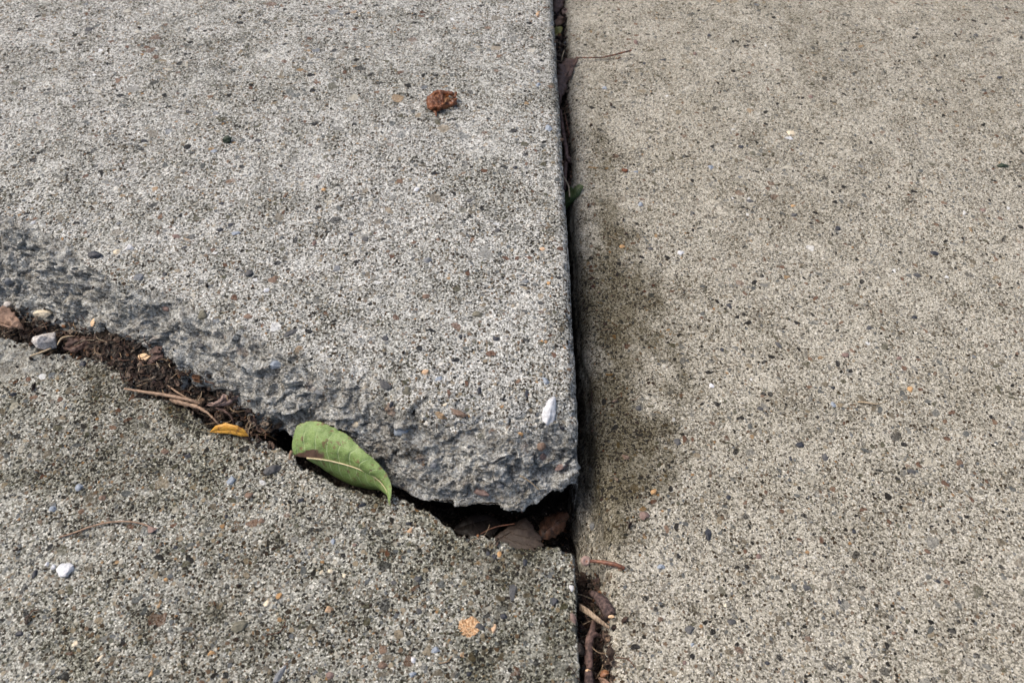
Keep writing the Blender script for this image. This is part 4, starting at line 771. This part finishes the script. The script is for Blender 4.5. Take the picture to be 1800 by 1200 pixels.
for lab, nm_, px, py, zz, an, mt_ in (('brown bark flake standing against the broken face', 'bark_flake', 279, 612, .003, .2, M_BARK2), ('long brown bark flake leaning on the soil heap', 'bark_flake', 275, 628, .001, .7, M_BARK2), ('orange wood chip on the soil in the crack', 'wood_chip', 253, 627, .0, -.3, M_CUT),
                                   ('tiny orange wood chip stuck on the broken face', 'wood_chip', 162, 569, .005, 1.3, M_CUT)):
    q = br[0] * ((1.5, 1, 1) if 'long' in lab else (.7, .6, .6) if 'tiny' in lab else (1, 1, 1)); pz = onto(px, py); o = mesh_np(nm_, q @ frame((0, -.3, 1), an).T, br[1], mt_); o.location = [float(pz[0]), float(pz[1]) - .0005, float(pz[2]) + .0008]
    tag(o, lab, nm_.replace('_', ' '))
# ------------------------------------------------------------------ uncountable crumbs, fibres and leaf bits in the crack and joint
def col_mat():
    m = N('soil crumbs'); n1 = m.noise(1500, 3, .6).outputs[0]; c = m.attr('cc', 'Color')
    return m.done(m.mix(m.mr(n1, .4, .62), m.mix(1.0, c, (.45, .42, .4), 'MULTIPLY'), c), .8, m.bump(n1, .0004), .3)
def build_crumbs():
    V, Fq, K, off = [], [], [], 0; r = np.random.RandomState(5)
    pal = np.array([(.02, .015, .012), (.04, .028, .02), (.07, .048, .035), (.10, .07, .05), (.15, .10, .07), (.22, .15, .10), (.05, .03, .028), (.30, .25, .19), (.34, .17, .08), (.18, .19, .19)]); pw = np.array([.20, .19, .16, .13, .10, .07, .08, .045, .02, .045]); pw /= pw.sum()
    def add(v, f, c):
        nonlocal off
        V.append(v); Fq.append(f + off); K.append(np.tile([*c, 1], (len(v), 1))); off += len(v)
    def where():
        u = r.rand()
        if u < .07: y = r.uniform(20, 1180); return r.uniform(1018, 1120) if r.rand() < .3 else r.uniform(20, 960), y
        if u < .66:   # along the crack
            x = r.uniform(-10, 490); lo = np.interp(x, [0, 60, 150, 200, 235, 300, 350, 400, 500], [572, 605, 625, 642, 682, 700, 730, 760, 785]); hi = np.interp(x, [0, 50, 100, 150, 200, 260, 320, 380, 430, 500], [545, 555, 578, 590, 590, 600, 650, 680, 715, 758])
            return x, r.uniform(hi, lo) + (r.exponential(9) if r.rand() < .22 else 0) - (r.exponential(12) if r.rand() < .2 else 0)
        if u < .79: y = r.uniform(1010, 1210); return r.uniform(1021, np.interp(y, [1010, 1100, 1200], [1050, 1070, 1076])), y
        if u < .95: y = r.uniform(-15, 330); return r.uniform(974 + y * .055, 990 + y * .04), y
        return r.uniform(800, 1000), r.uniform(900, 955)
    V1, F1 = I1
    for i in range(3600):
        x, y = where(); p, n_ = hit(x, y)
        if p[2] > .004 and r.rand() < .35: continue
        s = r.lognormal(-7.35, .45); s = min(s, .0022)
        if p[2] > -.003: s *= .55
        v = V1 * (1 + .35 * (r.rand(len(V1), 1) - .5)) * s * r.uniform(.5, 1.3, 3); a = r.rand() * 6
        v = v @ frame((r.uniform(-.5, .5), r.uniform(-.5, .5), 1), a).T + p + [0, 0, s * .4]; f = np.stack([F1[:, 0], F1[:, 1], F1[:, 2]], 1); add(v, f, pal[r.choice(len(pal), p=pw)] * r.uniform(.7, 1.3))
    o1 = mesh_np('soil_crumbs', np.vstack(V), np.vstack(Fq), col_mat(), None, dict(cc=np.vstack(K)), smooth=False)
    tag(o1, 'loose dark soil crumbs and grit in the crack and the joint', 'soil crumbs', kind='stuff')
    V, Fq, K, off = [], [], [], 0
    for i in range(340):   # fibres
        x, y = where(); p, n_ = hit(x, y)
        if p[2] > .012: continue
        L_ = r.uniform(.003, .011); a = r.rand() * 6.28; d = np.array([math.cos(a), math.sin(a), r.uniform(-.1, .35)]); s_ = np.array([-d[1], d[0], .2]) * r.uniform(-.3, .3) * L_
        v, f = tube([p + [0, 0, .0006], p + d * L_ * .5 + s_ + [0, 0, .001], p + d * L_ + [0, 0, .0004]], r.uniform(.00010, .00028), 5, sub=4, caps=False); add(v, f, np.array(random.choice([(.33, .24, .15), (.16, .09, .06), (.07, .04, .03), (.45, .37, .26), (.1, .06, .045)])))
    for i in range(460):   # leaf bits
        x, y = where(); p, n_ = hit(x, y)
        if p[2] > .010: continue
        L_ = r.uniform(.0015, .0050); wd = L_ * r.uniform(.25, .6); Rm = frame((r.uniform(-.7, .7), r.uniform(-.9, .3), 1), r.rand() * 6.28)
        uu, vv = np.meshgrid(np.linspace(-1, 1, 9), np.linspace(-1, 1, 5)); wv = wd * np.sqrt(np.maximum(1 - uu ** 2 * .92, .02)) * vv * .5; G = np.stack([uu * L_ / 2, wv, r.uniform(-.6, .8) * L_ * (vv ** 2) * .4 + r.uniform(-.5, .5) * L_ * uu ** 2 * .5 + .08 * L_ * r.randn(5, 9)], 2)
        v, f = sheet(G @ Rm.T + p + [0, 0, .0010], .00022); add(v, f, np.array(random.choice([(.065, .042, .032), (.10, .066, .05), (.15, .105, .08), (.045, .03, .026), (.21, .165, .13), (.035, .025, .02), (.26, .21, .16), (.16, .08, .04)])))
    o2 = mesh_np('leaf_litter', np.vstack(V), np.vstack(Fq), col_mat(), None, dict(cc=np.vstack(K)))
    tag(o2, 'fine dry leaf bits and plant fibres scattered over the soil in the gaps', 'leaf litter', kind='stuff')
build_crumbs()
